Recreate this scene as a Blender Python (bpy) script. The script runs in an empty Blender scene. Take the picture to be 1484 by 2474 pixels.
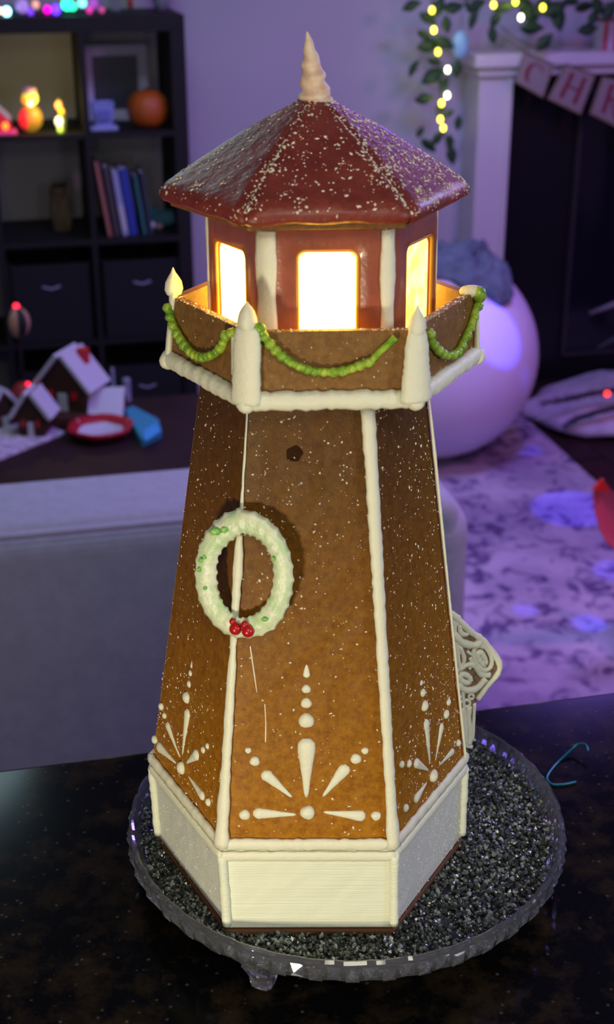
import bpy, math, random
import numpy as np
from math import sin, cos, pi, radians, sqrt, atan2
from mathutils import Vector, Matrix

S = bpy.context.scene
COL = S.collection
rnd = random.Random(7)

# ------------------------------------------------------------------ camera
A = radians(12.7)                       # the room is turned by this against the bar-top view
TH, RO, FPX = 0.41661, 0.00246, 3216.0
def l2w(p):                             # view-aligned frame (plate centre, bar top = 0) -> room frame
    c, s = cos(A), sin(A)
    return Vector((p[0]*c + p[1]*s, -p[0]*s + p[1]*c, p[2]))
CAML = Vector((-.0266, -.7628, .6041))
CAM = l2w(CAML)
cd = bpy.data.cameras.new('camera'); cam = bpy.data.objects.new('camera', cd); COL.objects.link(cam)
cam.location = CAM
cam.rotation_euler = (Matrix.Rotation(-A, 3, 'Z') @ Matrix.Rotation(pi/2 - TH, 3, 'X') @ Matrix.Rotation(-RO, 3, 'Z')).to_euler()
cd.sensor_fit = 'VERTICAL'; cd.sensor_height = 36.0; cd.sensor_width = 36.0
cd.lens = FPX/2474*36.0
cd.clip_start = .02; cd.clip_end = 50
cd.dof.use_dof = True; cd.dof.focus_distance = .83; cd.dof.aperture_fstop = 10.0
S.camera = cam

# ------------------------------------------------------------------ view + world
S.view_settings.view_transform = 'Standard'; S.view_settings.look = 'None'
S.view_settings.exposure = 0.0; S.view_settings.gamma = 1.0
S.view_settings.use_curve_mapping = False
wd = bpy.data.worlds.new('night'); S.world = wd; wd.use_nodes = True
wd.node_tree.nodes['Background'].inputs[0].default_value = (.12, .1, .2, 1)
wd.node_tree.nodes['Background'].inputs[1].default_value = .3

# ------------------------------------------------------------------ lamps of the room and an added fill
def aim(o, tgt): o.rotation_euler = (Vector(tgt) - o.location).to_track_quat('-Z', 'Y').to_euler()
def area(name, loc, tgt, size, power, color):
    l = bpy.data.lights.new(name, 'AREA'); l.shape = 'DISK'; l.size = size; l.energy = power; l.color = color
    o = bpy.data.objects.new(name, l); COL.objects.link(o); o.location = loc; aim(o, tgt); return o
def spot(name, loc, tgt, deg, power, color, blend=.1, rad=.01):
    l = bpy.data.lights.new(name, 'SPOT'); l.spot_size = radians(deg); l.spot_blend = blend
    l.energy = power; l.color = color; l.shadow_soft_size = rad
    o = bpy.data.objects.new(name, l); COL.objects.link(o); o.location = loc; aim(o, tgt); return o
area('counter_lamp', (-.46, -.66, .12), (-.05, 0, .08), .10, 3.4, (1, .88, .62))
area('kitchen_lamp', (-.15, -1.25, 1.25), (0, 0, .1), .45, 6.8, (1, .95, .74))
area('cool_fill_right', (.75, -.9, .55), (0, 0, .15), .3, 3.6, (.9, .95, 1))  # added cool fill for the right faces, its source unseen
area('led_strip_right', (1.75, .9, 1.0), (.1, .1, .2), .4, 15, (.42, .42, 1))
area('led_room_lamp', (1.3, 2.4, 1.25), (1.3, 2.3, -1.1), .5, 30, (.30, .19, 1))
area('led_wall_lamp', (.2, 2.4, 1.25), (.9, 4.2, -.1), .5, 7.5, (.62, .80, 1))
area('led_sofa_lamp', (-.5, 2.2, 1.25), (-.2, 1.45, -.4), .5, 6.0, (.62, .92, 1))
area('pink_rug_lamp', (1.9, 1.5, .9), (1.4, 2.2, -1.1), .3, 12, (1, .30, .9))
PJ = (.9, 1.9, 1.2)                     # star projector: small hard blue patches
for tgt, dg, pw in (((1.56, 3.42, -1.136), 2.0, 160), ((1.24, 2.17, -1.136), 2.4, 160), ((1.10, 2.28, -1.136), 1.8, 120),
                    ((1.30, 3.17, -.58), 4.8, 700), ((1.50, 2.9, -1.136), 6.0, 260), ((1.45, 2.45, -1.136), 3.4, 160)):
    spot('star_projector_beam', PJ, tgt, dg, pw*1.3, (.05, .05, 1), .15)
spot('aqua_projector_beam', (.5, 1.6, 1.2), (1.5, 4.25, .1), 17, 26, (.35, .9, 1), .9, .05)

# ------------------------------------------------------------------ pixel helpers: sight lines meet real surfaces
def lray(u, v):
    X = (u - 742)/FPX; Y = (1237 - v)/FPX
    uu = X*cos(RO) - Y*sin(RO); vv = X*sin(RO) + Y*cos(RO)
    c, s = cos(TH), sin(TH)
    return Vector((uu, c + vv*s, -s + vv*c))
def on_y(u, v, y): d = l2w(lray(u, v)); return CAM + d*((y - CAM.y)/d.y)
def on_z(u, v, z): d = l2w(lray(u, v)); return CAM + d*((z - CAM.z)/d.z)

# ------------------------------------------------------------------ materials
MATS = {}
def mat(name, col, rough=.6, spec=.5, **k):
    if name in MATS: return MATS[name]
    m = bpy.data.materials.new(name); m.use_nodes = True; MATS[name] = m
    nt = m.node_tree; b = nt.nodes['Principled BSDF']
    b.inputs['Base Color'].default_value = (*col, 1); b.inputs['Roughness'].default_value = rough
    b.inputs['Specular IOR Level'].default_value = spec
    if 'metal' in k: b.inputs['Metallic'].default_value = k['metal']
    if 'coat' in k: b.inputs['Coat Weight'].default_value = k['coat']; b.inputs['Coat Roughness'].default_value = .12
    if 'trans' in k: b.inputs['Transmission Weight'].default_value = k['trans']; b.inputs['IOR'].default_value = k.get('ior', 1.5)
    if 'sss' in k:
        b.inputs['Subsurface Weight'].default_value = k['sss']; b.inputs['Subsurface Radius'].default_value = (.004, .002, .001)
        b.inputs['Subsurface Scale'].default_value = k.get('ssscale', 1)
    if 'emit' in k:
        b.inputs['Emission Color'].default_value = (*k.get('ecol', col), 1); b.inputs['Emission Strength'].default_value = k['emit']
    tc = nt.nodes.new('ShaderNodeTexCoord')
    if 'mottle' in k:                    # (scale, colour2, detail, lo, hi)
        sc, c2, det, lo, hi = k['mottle']
        n = nt.nodes.new('ShaderNodeTexNoise'); n.inputs['Scale'].default_value = sc; n.inputs['Detail'].default_value = det
        n.inputs['Roughness'].default_value = .65
        nt.links.new(tc.outputs['Object'], n.inputs['Vector'])
        r = nt.nodes.new('ShaderNodeValToRGB'); r.color_ramp.elements[0].position = lo; r.color_ramp.elements[1].position = hi
        r.color_ramp.elements[0].color = (*col, 1); r.color_ramp.elements[1].color = (*c2, 1)
        nt.links.new(n.outputs['Fac'], r.inputs['Fac']); nt.links.new(r.outputs['Color'], b.inputs['Base Color'])
        k['_ramp'] = r
    if 'island' in k:                    # colour per loose piece between two greys
        c2 = k['island']; g = nt.nodes.new('ShaderNodeNewGeometry'); r = nt.nodes.new('ShaderNodeValToRGB')
        r.color_ramp.elements[0].color = (*col, 1); r.color_ramp.elements[1].color = (*c2, 1); r.color_ramp.elements[1].position = .97; e_ = r.color_ramp.elements.new(.72); e_.color = (c2[0]*.22, c2[1]*.22, c2[2]*.22, 1)
        nt.links.new(g.outputs['Random Per Island'], r.inputs['Fac']); nt.links.new(r.outputs['Color'], b.inputs['Base Color'])
    if 'bump' in k:                      # (scale, strength, distance) optionally stretch
        sc, st, ds = k['bump'][:3]
        n = nt.nodes.new('ShaderNodeTexNoise'); n.inputs['Scale'].default_value = sc; n.inputs['Detail'].default_value = 6
        src = tc.outputs['Object']
        if len(k['bump']) > 3:
            mp = nt.nodes.new('ShaderNodeMapping'); mp.inputs['Scale'].default_value = k['bump'][3]
            nt.links.new(src, mp.inputs['Vector']); src = mp.outputs['Vector']
        nt.links.new(src, n.inputs['Vector'])
        bp = nt.nodes.new('ShaderNodeBump'); bp.inputs['Strength'].default_value = st; bp.inputs['Distance'].default_value = ds
        nt.links.new(n.outputs['Fac'], bp.inputs['Height']); nt.links.new(bp.outputs['Normal'], b.inputs['Normal'])
    return m

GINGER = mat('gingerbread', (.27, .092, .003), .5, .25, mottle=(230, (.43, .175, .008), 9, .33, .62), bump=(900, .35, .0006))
GINGER_S = mat('gingerbread_balcony', (.17, .078, .016), .55, .3, mottle=(230, (.25, .12, .03), 8, .35, .62), bump=(900, .35, .0006))
ROOFM = mat('red_glaze', (.17, .020, .012), .46, .4, mottle=(45, (.27, .045, .025), 5, .35, .7), bump=(160, .6, .0018), coat=.06)
CABIN = mat('red_glaze_walls', (.27, .075, .04), .32, .5, mottle=(60, (.38, .10, .05), 5, .35, .7), bump=(260, .3, .0012), coat=.3)
ICING = mat('royal_icing', (.82, .80, .62), .5, .4, sss=.25, bump=(420, .4, .0012))
ICING_BRUSH = mat('brushed_icing', (.84, .86, .68), .5, .4, sss=.2, bump=(60, .5, .0012, (.15, .15, 18)))
ICING_SUGAR = mat('sugared_icing', (.82, .83, .74), .45, .5, bump=(1400, .8, .0016))
CREAM = mat('cream_icing', (.72, .40, .25), .55, .4, mottle=(150, (.80, .66, .5), 4, .3, .65), sss=.2)
FLAKE = mat('sugar_flakes', (.86, .78, .62), .5, .4)
GARL = mat('green_icing', (.10, .30, .01), .35, .5, mottle=(130, (.46, .60, .06), 4, .35, .65), sss=.2)
WREATH = mat('pale_green_icing', (.50, .68, .34), .35, .5, mottle=(90, (.78, .80, .60), 5, .32, .6), sss=.2, bump=(300, .5, .0015))
WSTAIN = mat('green_colour_smear', (.10, .42, .08), .4, .5, mottle=(400, (.35, .62, .12), 4, .4, .6))
BERRY = mat('berry_icing', (.48, .008, .012), .25, .6)
PITM = mat('dark_crumb', (.045, .017, .006), .9, .1, bump=(900, 1, .002))
GLASS = mat('glass', (.86, .88, 1.0), .05, .5, trans=.95, ior=1.48)
WHITEP = mat('white_paint', (.62, .60, .62), .5)
WALLM = mat('wall_paint', (.50, .49, .52), .8, .2, mottle=(1.2, (.44, .44, .48), 2, .3, .7))
BLACKM = mat('black_laminate', (.012, .012, .012), .6, .2)
HEARTH = mat('black_slate', (.006, .006, .008), .35, .4)
SOFA = mat('sofa_fabric', (.46, .47, .50), .95, .1, mottle=(40, (.40, .41, .44), 6, .35, .65), bump=(900, .5, .002))
DARKWOOD = mat('dark_wood', (.028, .012, .014), .5, .3, mottle=(9, (.02, .009, .01), 5, .4, .6))
DARKBIN = mat('dark_fabric', (.02, .021, .022), .9, .05)
LEAFM = mat('leaf_green', (.02, .06, .022), .6, .3)
BROWN = mat('brown_cookie', (.05, .022, .014), .8, .2)
WHITEI = mat('white_icing', (.50, .50, .56), .6)
RED = mat('red_plastic', (.50, .015, .02), .35, .5)

# granite
GR = mat('granite', (.004, .004, .004), .12, .08)
nt = GR.node_tree; b = nt.nodes['Principled BSDF']; tc = nt.nodes.new('ShaderNodeTexCoord')
n1 = nt.nodes.new('ShaderNodeTexNoise'); n1.inputs['Scale'].default_value = 34; n1.inputs['Detail'].default_value = 8; n1.inputs['Roughness'].default_value = .7
r1 = nt.nodes.new('ShaderNodeValToRGB'); r1.color_ramp.elements[0].position = .47; r1.color_ramp.elements[0].color = (.0025, .0025, .003, 1)
r1.color_ramp.elements[1].position = .78; r1.color_ramp.elements[1].color = (.034, .022, .010, 1)
n2 = nt.nodes.new('ShaderNodeTexVoronoi'); n2.inputs['Scale'].default_value = 105; n2.inputs['Randomness'].default_value = 1
r2 = nt.nodes.new('ShaderNodeValToRGB'); r2.color_ramp.elements[0].position = .0; r2.color_ramp.elements[0].color = (.13, .13, .13, 1)
r2.color_ramp.elements[1].position = .16; r2.color_ramp.elements[1].color = (0, 0, 0, 1)
mx = nt.nodes.new('ShaderNodeMix'); mx.data_type = 'RGBA'; mx.blend_type = 'ADD'; mx.inputs['Factor'].default_value = .5
for a_, b_ in ((tc.outputs['Object'], n1.inputs['Vector']), (tc.outputs['Object'], n2.inputs['Vector']), (n1.outputs['Fac'], r1.inputs['Fac']),
               (n2.outputs['Distance'], r2.inputs['Fac']), (r1.outputs['Color'], mx.inputs['A']), (r2.outputs['Color'], mx.inputs['B']),
               (mx.outputs['Result'], b.inputs['Base Color'])): nt.links.new(a_, b_)
# rug
RUGM = mat('rug_pile', (.4, .4, .45), .95, .1)
nt = RUGM.node_tree; b = nt.nodes['Principled BSDF']; tc = nt.nodes.new('ShaderNodeTexCoord')
n1 = nt.nodes.new('ShaderNodeTexNoise'); n1.inputs['Scale'].default_value = 13; n1.inputs['Detail'].default_value = 5; n1.inputs['Distortion'].default_value = 1.2
r1 = nt.nodes.new('ShaderNodeValToRGB'); r1.color_ramp.elements[0].position = .36; r1.color_ramp.elements[0].color = (.14, .10, .22, 1)
r1.color_ramp.elements[1].position = .50; r1.color_ramp.elements[1].color = (.50, .45, .52, 1)
n2 = nt.nodes.new('ShaderNodeTexNoise'); n2.inputs['Scale'].default_value = 3.2; n2.inputs['Detail'].default_value = 3
r2 = nt.nodes.new('ShaderNodeValToRGB'); r2.color_ramp.elements[0].position = .35; r2.color_ramp.elements[0].color = (.55, .5, .62, 1)
r2.color_ramp.elements[1].position = .62; r2.color_ramp.elements[1].color = (1, 1, 1, 1)
mx = nt.nodes.new('ShaderNodeMix'); mx.data_type = 'RGBA'; mx.blend_type = 'MULTIPLY'; mx.inputs['Factor'].default_value = 1
for a_, b_ in ((tc.outputs['Object'], n1.inputs['Vector']), (tc.outputs['Object'], n2.inputs['Vector']), (n1.outputs['Fac'], r1.inputs['Fac']),
               (n2.outputs['Fac'], r2.inputs['Fac']), (r1.outputs['Color'], mx.inputs['A']), (r2.outputs['Color'], mx.inputs['B']),
               (mx.outputs['Result'], b.inputs['Base Color'])): nt.links.new(a_, b_)

# the biscuit colour is multiplied darker towards its top edge
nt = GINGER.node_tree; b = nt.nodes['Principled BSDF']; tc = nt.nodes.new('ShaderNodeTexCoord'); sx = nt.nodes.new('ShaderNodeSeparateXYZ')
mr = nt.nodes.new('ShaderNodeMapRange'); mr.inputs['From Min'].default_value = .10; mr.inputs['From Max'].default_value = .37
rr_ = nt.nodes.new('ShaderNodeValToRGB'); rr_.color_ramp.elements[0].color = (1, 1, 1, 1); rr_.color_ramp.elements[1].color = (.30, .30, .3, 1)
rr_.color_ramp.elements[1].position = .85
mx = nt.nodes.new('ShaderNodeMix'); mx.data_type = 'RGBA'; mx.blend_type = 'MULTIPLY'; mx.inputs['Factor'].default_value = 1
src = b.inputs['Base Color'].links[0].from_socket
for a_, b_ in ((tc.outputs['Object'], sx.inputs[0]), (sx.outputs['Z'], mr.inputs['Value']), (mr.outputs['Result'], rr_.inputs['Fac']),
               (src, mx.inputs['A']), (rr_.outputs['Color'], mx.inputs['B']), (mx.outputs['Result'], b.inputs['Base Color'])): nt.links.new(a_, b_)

def glow(name, col, strength): return mat(name, col, .4, .3, emit=strength, ecol=col)

# lit candy panes: light comes through, with cloudy patches
def pane_mat(name, c1, c2, strength, lo, hi):
    m = mat(name, c1, .3, .3, emit=strength)
    nt = m.node_tree; b = nt.nodes['Principled BSDF']; tc = nt.nodes.new('ShaderNodeTexCoord')
    n = nt.nodes.new('ShaderNodeTexNoise'); n.inputs['Scale'].default_value = 70; n.inputs['Detail'].default_value = 6
    r = nt.nodes.new('ShaderNodeValToRGB'); r.color_ramp.elements[0].position = lo; r.color_ramp.elements[1].position = hi
    r.color_ramp.elements[0].color = (*c2, 1); r.color_ramp.elements[1].color = (*c1, 1)
    nt.links.new(tc.outputs['Object'], n.inputs['Vector']); nt.links.new(n.outputs['Fac'], r.inputs['Fac'])
    nt.links.new(r.outputs['Color'], b.inputs['Emission Color']); return m
PANE_F = pane_mat('lit_candy_pane', (1, .62, .09), (1, .56, .08), 16, .3, .5)
PANE_R = pane_mat('lit_candy_pane_cloudy', (1, .78, .22), (1, .60, .05), 3.2, .38, .58)

# ------------------------------------------------------------------ mesh builder
class MB:
    def __init__(s): s.v = []; s.f = []
    def add(s, vs, fs):
        o = len(s.v); s.v += [tuple(p) for p in vs]; s.f += [tuple(i + o for i in f) for f in fs]; return s
    def box(s, c, d, rz=0, M=None):
        vs = [Vector((x*d[0]/2, y*d[1]/2, z*d[2]/2)) for x in (-1, 1) for y in (-1, 1) for z in (-1, 1)]
        R = M if M else Matrix.Rotation(rz, 3, 'Z')
        return s.add([R @ p + Vector(c) for p in vs], [(0,1,3,2),(4,6,7,5),(0,4,5,1),(2,3,7,6),(0,2,6,4),(1,5,7,3)])
    def tube(s, pts, rad, seg=8, flat=1.0, up=None, jit=0, cap=True):
        pts = [Vector(p) for p in pts]; n = len(pts)
        if not hasattr(rad, '__len__'): rad = [rad]*n
        vs = []; prev = None
        for i, p in enumerate(pts):
            t = (pts[min(i+1, n-1)] - pts[max(i-1, 0)]).normalized()
            if up is not None: a = Vector(up) - t*t.dot(Vector(up))
            elif prev is not None: a = prev - t*t.dot(prev)
            else:
                a = t.orthogonal()
            a.normalize(); prev = a; c = t.cross(a)
            for k in range(seg):
                q = 2*pi*k/seg; r = rad[i]*(1 + (rnd.uniform(-jit, jit) if jit else 0))
                vs.append(p + a*(cos(q)*r*flat) + c*(sin(q)*r))
        fs = [(i*seg+k, i*seg+(k+1) % seg, (i+1)*seg+(k+1) % seg, (i+1)*seg+k) for i in range(n-1) for k in range(seg)]
        if cap: fs += [tuple(range(seg-1, -1, -1)), tuple((n-1)*seg + k for k in range(seg))]
        return s.add(vs, fs)
    def lathe(s, prof, n=32, c=(0,0,0), M=None, wob=None):
        vs = []
        for r, z in prof:
            for k in range(n):
                a = 2*pi*k/n; w = wob(a, r, z) if wob else 1
                p = Vector((r*w*cos(a), r*w*sin(a), z)); vs.append((M @ p if M else p) + Vector(c))
        fs = [(i*n+k, i*n+(k+1) % n, (i+1)*n+(k+1) % n, (i+1)*n+k) for i in range(len(prof)-1) for k in range(n)]
        return s.add(vs, fs)
    def ball(s, c, r, n=10, sc=(1,1,1), jit=0):
        m = max(4, n//2 + 1); vs = [Vector((0,0,-1))]
        for i in range(1, m):
            t = -pi/2 + pi*i/m
            vs += [Vector((cos(t)*cos(2*pi*k/n), cos(t)*sin(2*pi*k/n), sin(t))) for k in range(n)]
        vs.append(Vector((0,0,1)))
        vs = [Vector((p.x*sc[0], p.y*sc[1], p.z*sc[2]))*(r*(1 + (rnd.uniform(-jit, jit) if jit else 0))) + Vector(c) for p in vs]
        L = len(vs) - 1; fs = [(0, 1+(k+1) % n, 1+k) for k in range(n)]
        for i in range(m-2): fs += [(1+i*n+k, 1+i*n+(k+1) % n, 1+(i+1)*n+(k+1) % n, 1+(i+1)*n+k) for k in range(n)]
        fs += [(1+(m-2)*n+k, 1+(m-2)*n+(k+1) % n, L) for k in range(n)]
        return s.add(vs, fs)
    def prism(s, poly, d):               # polygon (list of Vector) pushed along d
        n = len(poly); d = Vector(d); vs = [Vector(p) for p in poly] + [Vector(p) + d for p in poly]
        return s.add(vs, [tuple(range(n)), tuple(range(2*n-1, n-1, -1))] + [(i, i+n, (i+1) % n + n, (i+1) % n) for i in range(n)])
    def build(s, name, m, parent=None, smooth=False, bevel=0, sub=0, seg=2):
        me = bpy.data.meshes.new(name); me.from_pydata(s.v, [], s.f); me.materials.append(m); me.validate()
        import bmesh
        bm = bmesh.new(); bm.from_mesh(me); bmesh.ops.recalc_face_normals(bm, faces=bm.faces); bm.to_mesh(me); bm.free()
        if smooth: me.polygons.foreach_set('use_smooth', [True]*len(me.polygons))
        o = bpy.data.objects.new(name, me); COL.objects.link(o)
        if parent: o.parent = parent
        if bevel:
            md = o.modifiers.new('bevel', 'BEVEL'); md.width = bevel; md.segments = seg; md.limit_method = 'ANGLE'; md.angle_limit = radians(40)
        if sub:
            md = o.modifiers.new('sub', 'SUBSURF'); md.levels = sub; md.render_levels = sub
        return o
def tag(o, label=None, cat=None, group=None, kind=None):
    if label: o['label'] = label
    if cat: o['category'] = cat
    if group: o['group'] = group
    if kind: o['kind'] = kind
    return o
def empty(name, loc, label, cat, group=None, rz=0):
    o = bpy.data.objects.new(name, None); COL.objects.link(o); o.location = loc; o.rotation_euler = (0,0,rz); o.empty_display_size = .05
    return tag(o, label, cat, group)
def struct(o): o['kind'] = 'structure'; return o
def rel(root, p): return Vector(p) - root.location      # for roots without rotation

# ================================================================== SETTING
FZ = -1.136; WY = 4.25; CZ = 1.36
struct(MB().box((.5, 1.2, FZ-.05), (6.2, 6.4, .1)).build('floor', DARKWOOD))
flo = bpy.data.objects['floor']
pl = None
for i in range(9):                       # boards of the bare floor right of the rug
    x = 1.74 + i*.125
    for j, (y0, y1) in enumerate(((2.0, 2.9), (2.91, 4.2)) if i % 2 else ((2.0, 3.3), (3.31, 4.2))):
        MB().box((x, (y0+y1)/2, FZ+.003), (.121, y1-y0-.006, .006)).build('floorboard', DARKWOOD, flo, bevel=.0015)
struct(MB().box((.5, 1.2, CZ+.05), (6.2, 6.4, .1)).build('ceiling', WHITEP))
struct(MB().box((.5, WY+.05, (FZ+CZ)/2), (6.2, .1, CZ-FZ)).build('wall_back', WALLM))
struct(MB().box((-2.55, 1.2, (FZ+CZ)/2), (.1, 6.2, CZ-FZ)).build('wall_left', WALLM))
struct(MB().box((3.55, 1.2, (FZ+CZ)/2), (.1, 6.2, CZ-FZ)).build('wall_right', WALLM))
struct(MB().box((.5, -1.95, (FZ+CZ)/2), (6.2, .1, CZ-FZ)).build('wall_front', WALLM))
struct(MB().box((1.0, WY-.008, FZ+.05), (.9, .015, .1)).build('baseboard_back', WHITEP, bevel=.003))

# bar counter
bc = empty('bar_counter', (0, -.35, FZ), 'polished black granite bar counter with pale specks under the cake stand', 'counter')
MB().box(rel(bc, (0, -.42, -.016)), (3.2, 1.166, .032)).build('granite_top', GR, bc, bevel=.004, seg=3)
MB().box(rel(bc, (0, -.45, (FZ-.032)/2)), (3.1, .9, -FZ-.032)).build('cabinet_base', WHITEP, bc)

# ================================================================== CAKE STAND (local = view frame about plate centre)
st = empty('cake_stand', (0,0,0), 'round clear cut glass footed cake stand holding black sugar crystals', 'cake stand', rz=-A)
lob = lambda a, r, z: 1 + (.008*abs(sin(21*a)) + .002*sin(42*a+1))*(1 if r > .142 else .0) + .0012*sin(5*a)
NR = 336
pl = MB().lathe([(.0005,.019),(.10,.019),(.132,.0195),(.1415,.021),(.1475,.025),(.1495,.033),(.1492,.0385),(.1475,.0402),(.1458,.0395),(.1440,.034),(.1400,.0262),(.132,.0232),(.10,.0225),(.0005,.0225)], NR, wob=lob)
pl.build('glass_plate', GLASS, st)
# cut facets: leaning wedges around the rim
fc = MB()
for k in range(84):
    a = 2*pi*k/84; z0 = .0245 if k % 2 else .0262; R0 = .1488
    M = Matrix.Rotation(a, 3, 'Z')
    w = .0042; t = .0022
    P = [(R0, -w, z0), (R0, w, z0), (R0+.001, w, z0+.0105), (R0+.001, -w, z0+.0105), (R0+t+.0012, (.35 if k % 2 else -.35)*w, z0+.0055)]
    fc.add([M @ Vector(p) for p in P], [(0,1,4),(1,2,4),(2,3,4),(3,0,4),(0,3,2,1)])
fc.build('rim_facets', GLASS, st)
for k in range(3):
    a = radians(246.7 + 120*k); c = Vector((.137*cos(a), .137*sin(a), 0))
    ft = MB().lathe([(.0005,.0005),(.0045,.001),(.0075,.0035),(.0085,.008),(.0088,.012),(.0110,.017),(.0135,.0215),(.0005,.0225)], 14, c, wob=lambda q, r, z: 1+.10*sin(4*q))
    ft.build('foot', GLASS, st, smooth=False)

# ================================================================== LIGHTHOUSE (local = view frame about its centre)
LC = Vector((-.0255, -.0203, 0))
lh = empty('gingerbread_lighthouse', l2w(LC), 'tall six-sided gingerbread lighthouse with red snowy roof, lit yellow windows and white icing', 'gingerbread house', rz=-A)
LCAM = CAML - LC
def hexa(off, R, z, rot):                # vertices 0..5: V0 right, V1 back right, V2 back left, V3 left, V4 front left, V5 front right
    ox, oy = off[0]-LC.x, off[1]-LC.y
    return [Vector((ox + R*cos(k*pi/3+rot), oy + R*sin(k*pi/3+rot), z)) for k in range(6)]
H_bb = hexa((-.0251,-.0202), .1034, .0320, 0.0)
H_bt = hexa((-.0262,-.0202), .1040, .0950, -.004)
H_b0 = hexa((-.0262,-.0202), .1040, .0955, -.004)
H_b1 = hexa((-.0230,-.0203), .0643, .3730, -.049)
H_g0 = hexa((-.0170,-.0204), .0885, .3740, .042)
H_g1 = hexa((-.0170,-.0204), .0868, .4110, .036)
H_c0 = hexa((-.0172,-.0204), .0655, .3780, .034)
H_c1 = hexa((-.0178,-.0204), .0650, .4615, .034)

def slab(P, th, name, m, parent=lh, nu=10, nv=16, jit=.0003, smooth=True, inset=0.0, grow=(0,0,0,0)):
    """P = bl, br, tr, tl of the outer face; solid slab with slightly uneven face"""
    bl, br, tr, tl = P; n = (br-bl).cross(tl-bl).normalized()
    mb = MB(); vs = []; fs = []
    for sgn, off in ((0, 0), (1, -th)):
        for j in range(nv+1):
            for i in range(nu+1):
                u, v = i/nu, j/nv
                p = (bl*(1-u)+br*u)*(1-v) + (tl*(1-u)+tr*u)*v
                e = 1 if (0 < i < nu and 0 < j < nv) else 0
                ed = 0 if e else -.0006*(1-sgn)
                p = p + n*(off + ed + rnd.uniform(-jit, jit)*(1-sgn)*e)
                if sgn: 
                    # bevel inward so neighbouring slabs mitre
                    mid = (bl+br)/2 if v < .5 else (tl+tr)/2
                    w = ((bl*(1-v)+tl*v) - (br*(1-v)+tr*v)).length
                    p = p + (br-bl).normalized()*((.5-u)*2*th*.577)
                vs.append(p)
    N = (nu+1)*(nv+1); q = lambda i, j, s: s*N + j*(nu+1) + i
    for j in range(nv):
        for i in range(nu):
            fs.append((q(i,j,0), q(i+1,j,0), q(i+1,j+1,0), q(i,j+1,0))); fs.append((q(i,j,1), q(i,j+1,1), q(i+1,j+1,1), q(i+1,j,1)))
    for i in range(nu): fs += [(q(i,0,0), q(i,0,1), q(i+1,0,1), q(i+1,0,0)), (q(i,nv,0), q(i+1,nv,0), q(i+1,nv,1), q(i,nv,1))]
    for j in range(nv): fs += [(q(0,j,0), q(0,j+1,0), q(0,j+1,1), q(0,j,1)), (q(nu,j,0), q(nu,j,1), q(nu,j+1,1), q(nu,j+1,0))]
    return mb.add(vs, fs).build(name, m, parent, smooth=False)

FACES = [(3,4),(4,5),(5,0),(0,1),(1,2),(2,3)]      # left front, front, right front, right rear, rear, left rear
body = []; base = []; balc = []
for k, (a, b_) in enumerate(FACES):
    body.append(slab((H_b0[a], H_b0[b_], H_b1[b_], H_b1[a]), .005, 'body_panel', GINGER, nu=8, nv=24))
    base.append(slab((H_bb[a], H_bb[b_], H_bt[b_], H_bt[a]), .005, 'base_wall', ICING_BRUSH if k == 1 else ICING_SUGAR, nu=14, nv=8))
    balc.append(slab((H_g0[a], H_g0[b_], H_g1[b_], H_g1[a]), .0055, 'balcony_wall', GINGER_S, nu=14, nv=6, jit=.0002))
def hexslab(H, zt, zb, sc, name, m, bev=.0012):
    c = sum(H, Vector())/6
    P = [c + (p-c)*sc for p in H]; P = [Vector((p.x, p.y, zb)) for p in P]
    return MB().prism(P, (0,0,zt-zb)).build(name, m, lh, bevel=bev)
hexslab(H_bb,   .0310, .0268, 1.012, 'base_board', mat('dark_biscuit', (.10,.035,.006), .7))
hexslab(H_g0, .3772, .3728, .985, 'balcony_floor', GINGER_S)

def panel_frame(P):                       # origin, u dir, v dir, normal (outward)
    bl, br, tr, tl = P; n = (br-bl).cross(tl-bl).normalized()
    return bl, n
def hit(px, py, P, off=0.0):              # sight line meets the panel's plane
    o, n = panel_frame(P); d = lray(px, py); t = (o + n*off - LCAM).dot(n)/d.dot(n)
    return LCAM + d*t
BP = [(H_b0[a], H_b0[b_], H_b1[b_], H_b1[a]) for a, b_ in FACES]
WP = [(H_bb[a], H_bb[b_], H_bt[b_], H_bt[a]) for a, b_ in FACES]
GP = [(H_g0[a], H_g0[b_], H_g1[b_], H_g1[a]) for a, b_ in FACES]
CP = [(H_c0[a], H_c0[b_], H_c1[b_], H_c1[a]) for a, b_ in FACES]

def local_px(p):                          # pixels per metre at a point
    return FPX/((p-LCAM).dot(Vector((0, cos(TH), -sin(TH)))))
def drop(P, tip, fat, r, parent, name='icing_drop'):
    """piped teardrop lying on the panel: tip and fat end in the photo's pixels"""
    n = panel_frame(P)[1]; A0, B0 = hit(*tip, P), hit(*fat, P); rr = 1.18*r/local_px(B0)
    ax = (B0-A0); L = ax.length; ax = ax/max(L, 1e-6)
    pts = []; rad = []; N = 14
    L2 = L + rr*.9
    for i in range(N+1):
        t = i/N; x = t*L2
        w = rr*(.22 + .78*min(1, (x/L)**1.15)) if x < L else rr*sqrt(max(0.02, 1-((x-L)/(rr))**2))
        if i == 0: w = rr*.1
        pts.append(A0 + ax*x); rad.append(w*(1+rnd.uniform(-.05,.05)))
    return MB().tube(pts, rad, 12, flat=.62, up=n).build(name, ICING, parent, smooth=True)
def dot(P, c, r, parent, name='icing_dot'):
    n = panel_frame(P)[1]; c0 = hit(*c, P); rr = 1.12*r/local_px(c0)
    M = n.to_track_quat('Z', 'Y').to_matrix()
    prof = [(rr*1.0, -.0004), (rr*1.02, rr*.18), (rr*.86, rr*.5), (rr*.5, rr*.72), (rr*.12, rr*.8), (.00005, rr*.86)]
    return MB().lathe(prof, 14, c0, M, wob=lambda a, r_, z: 1+.05*sin(3*a+c[0])+.03*sin(5*a+c[1])).build(name, ICING, parent, smooth=True)

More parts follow.
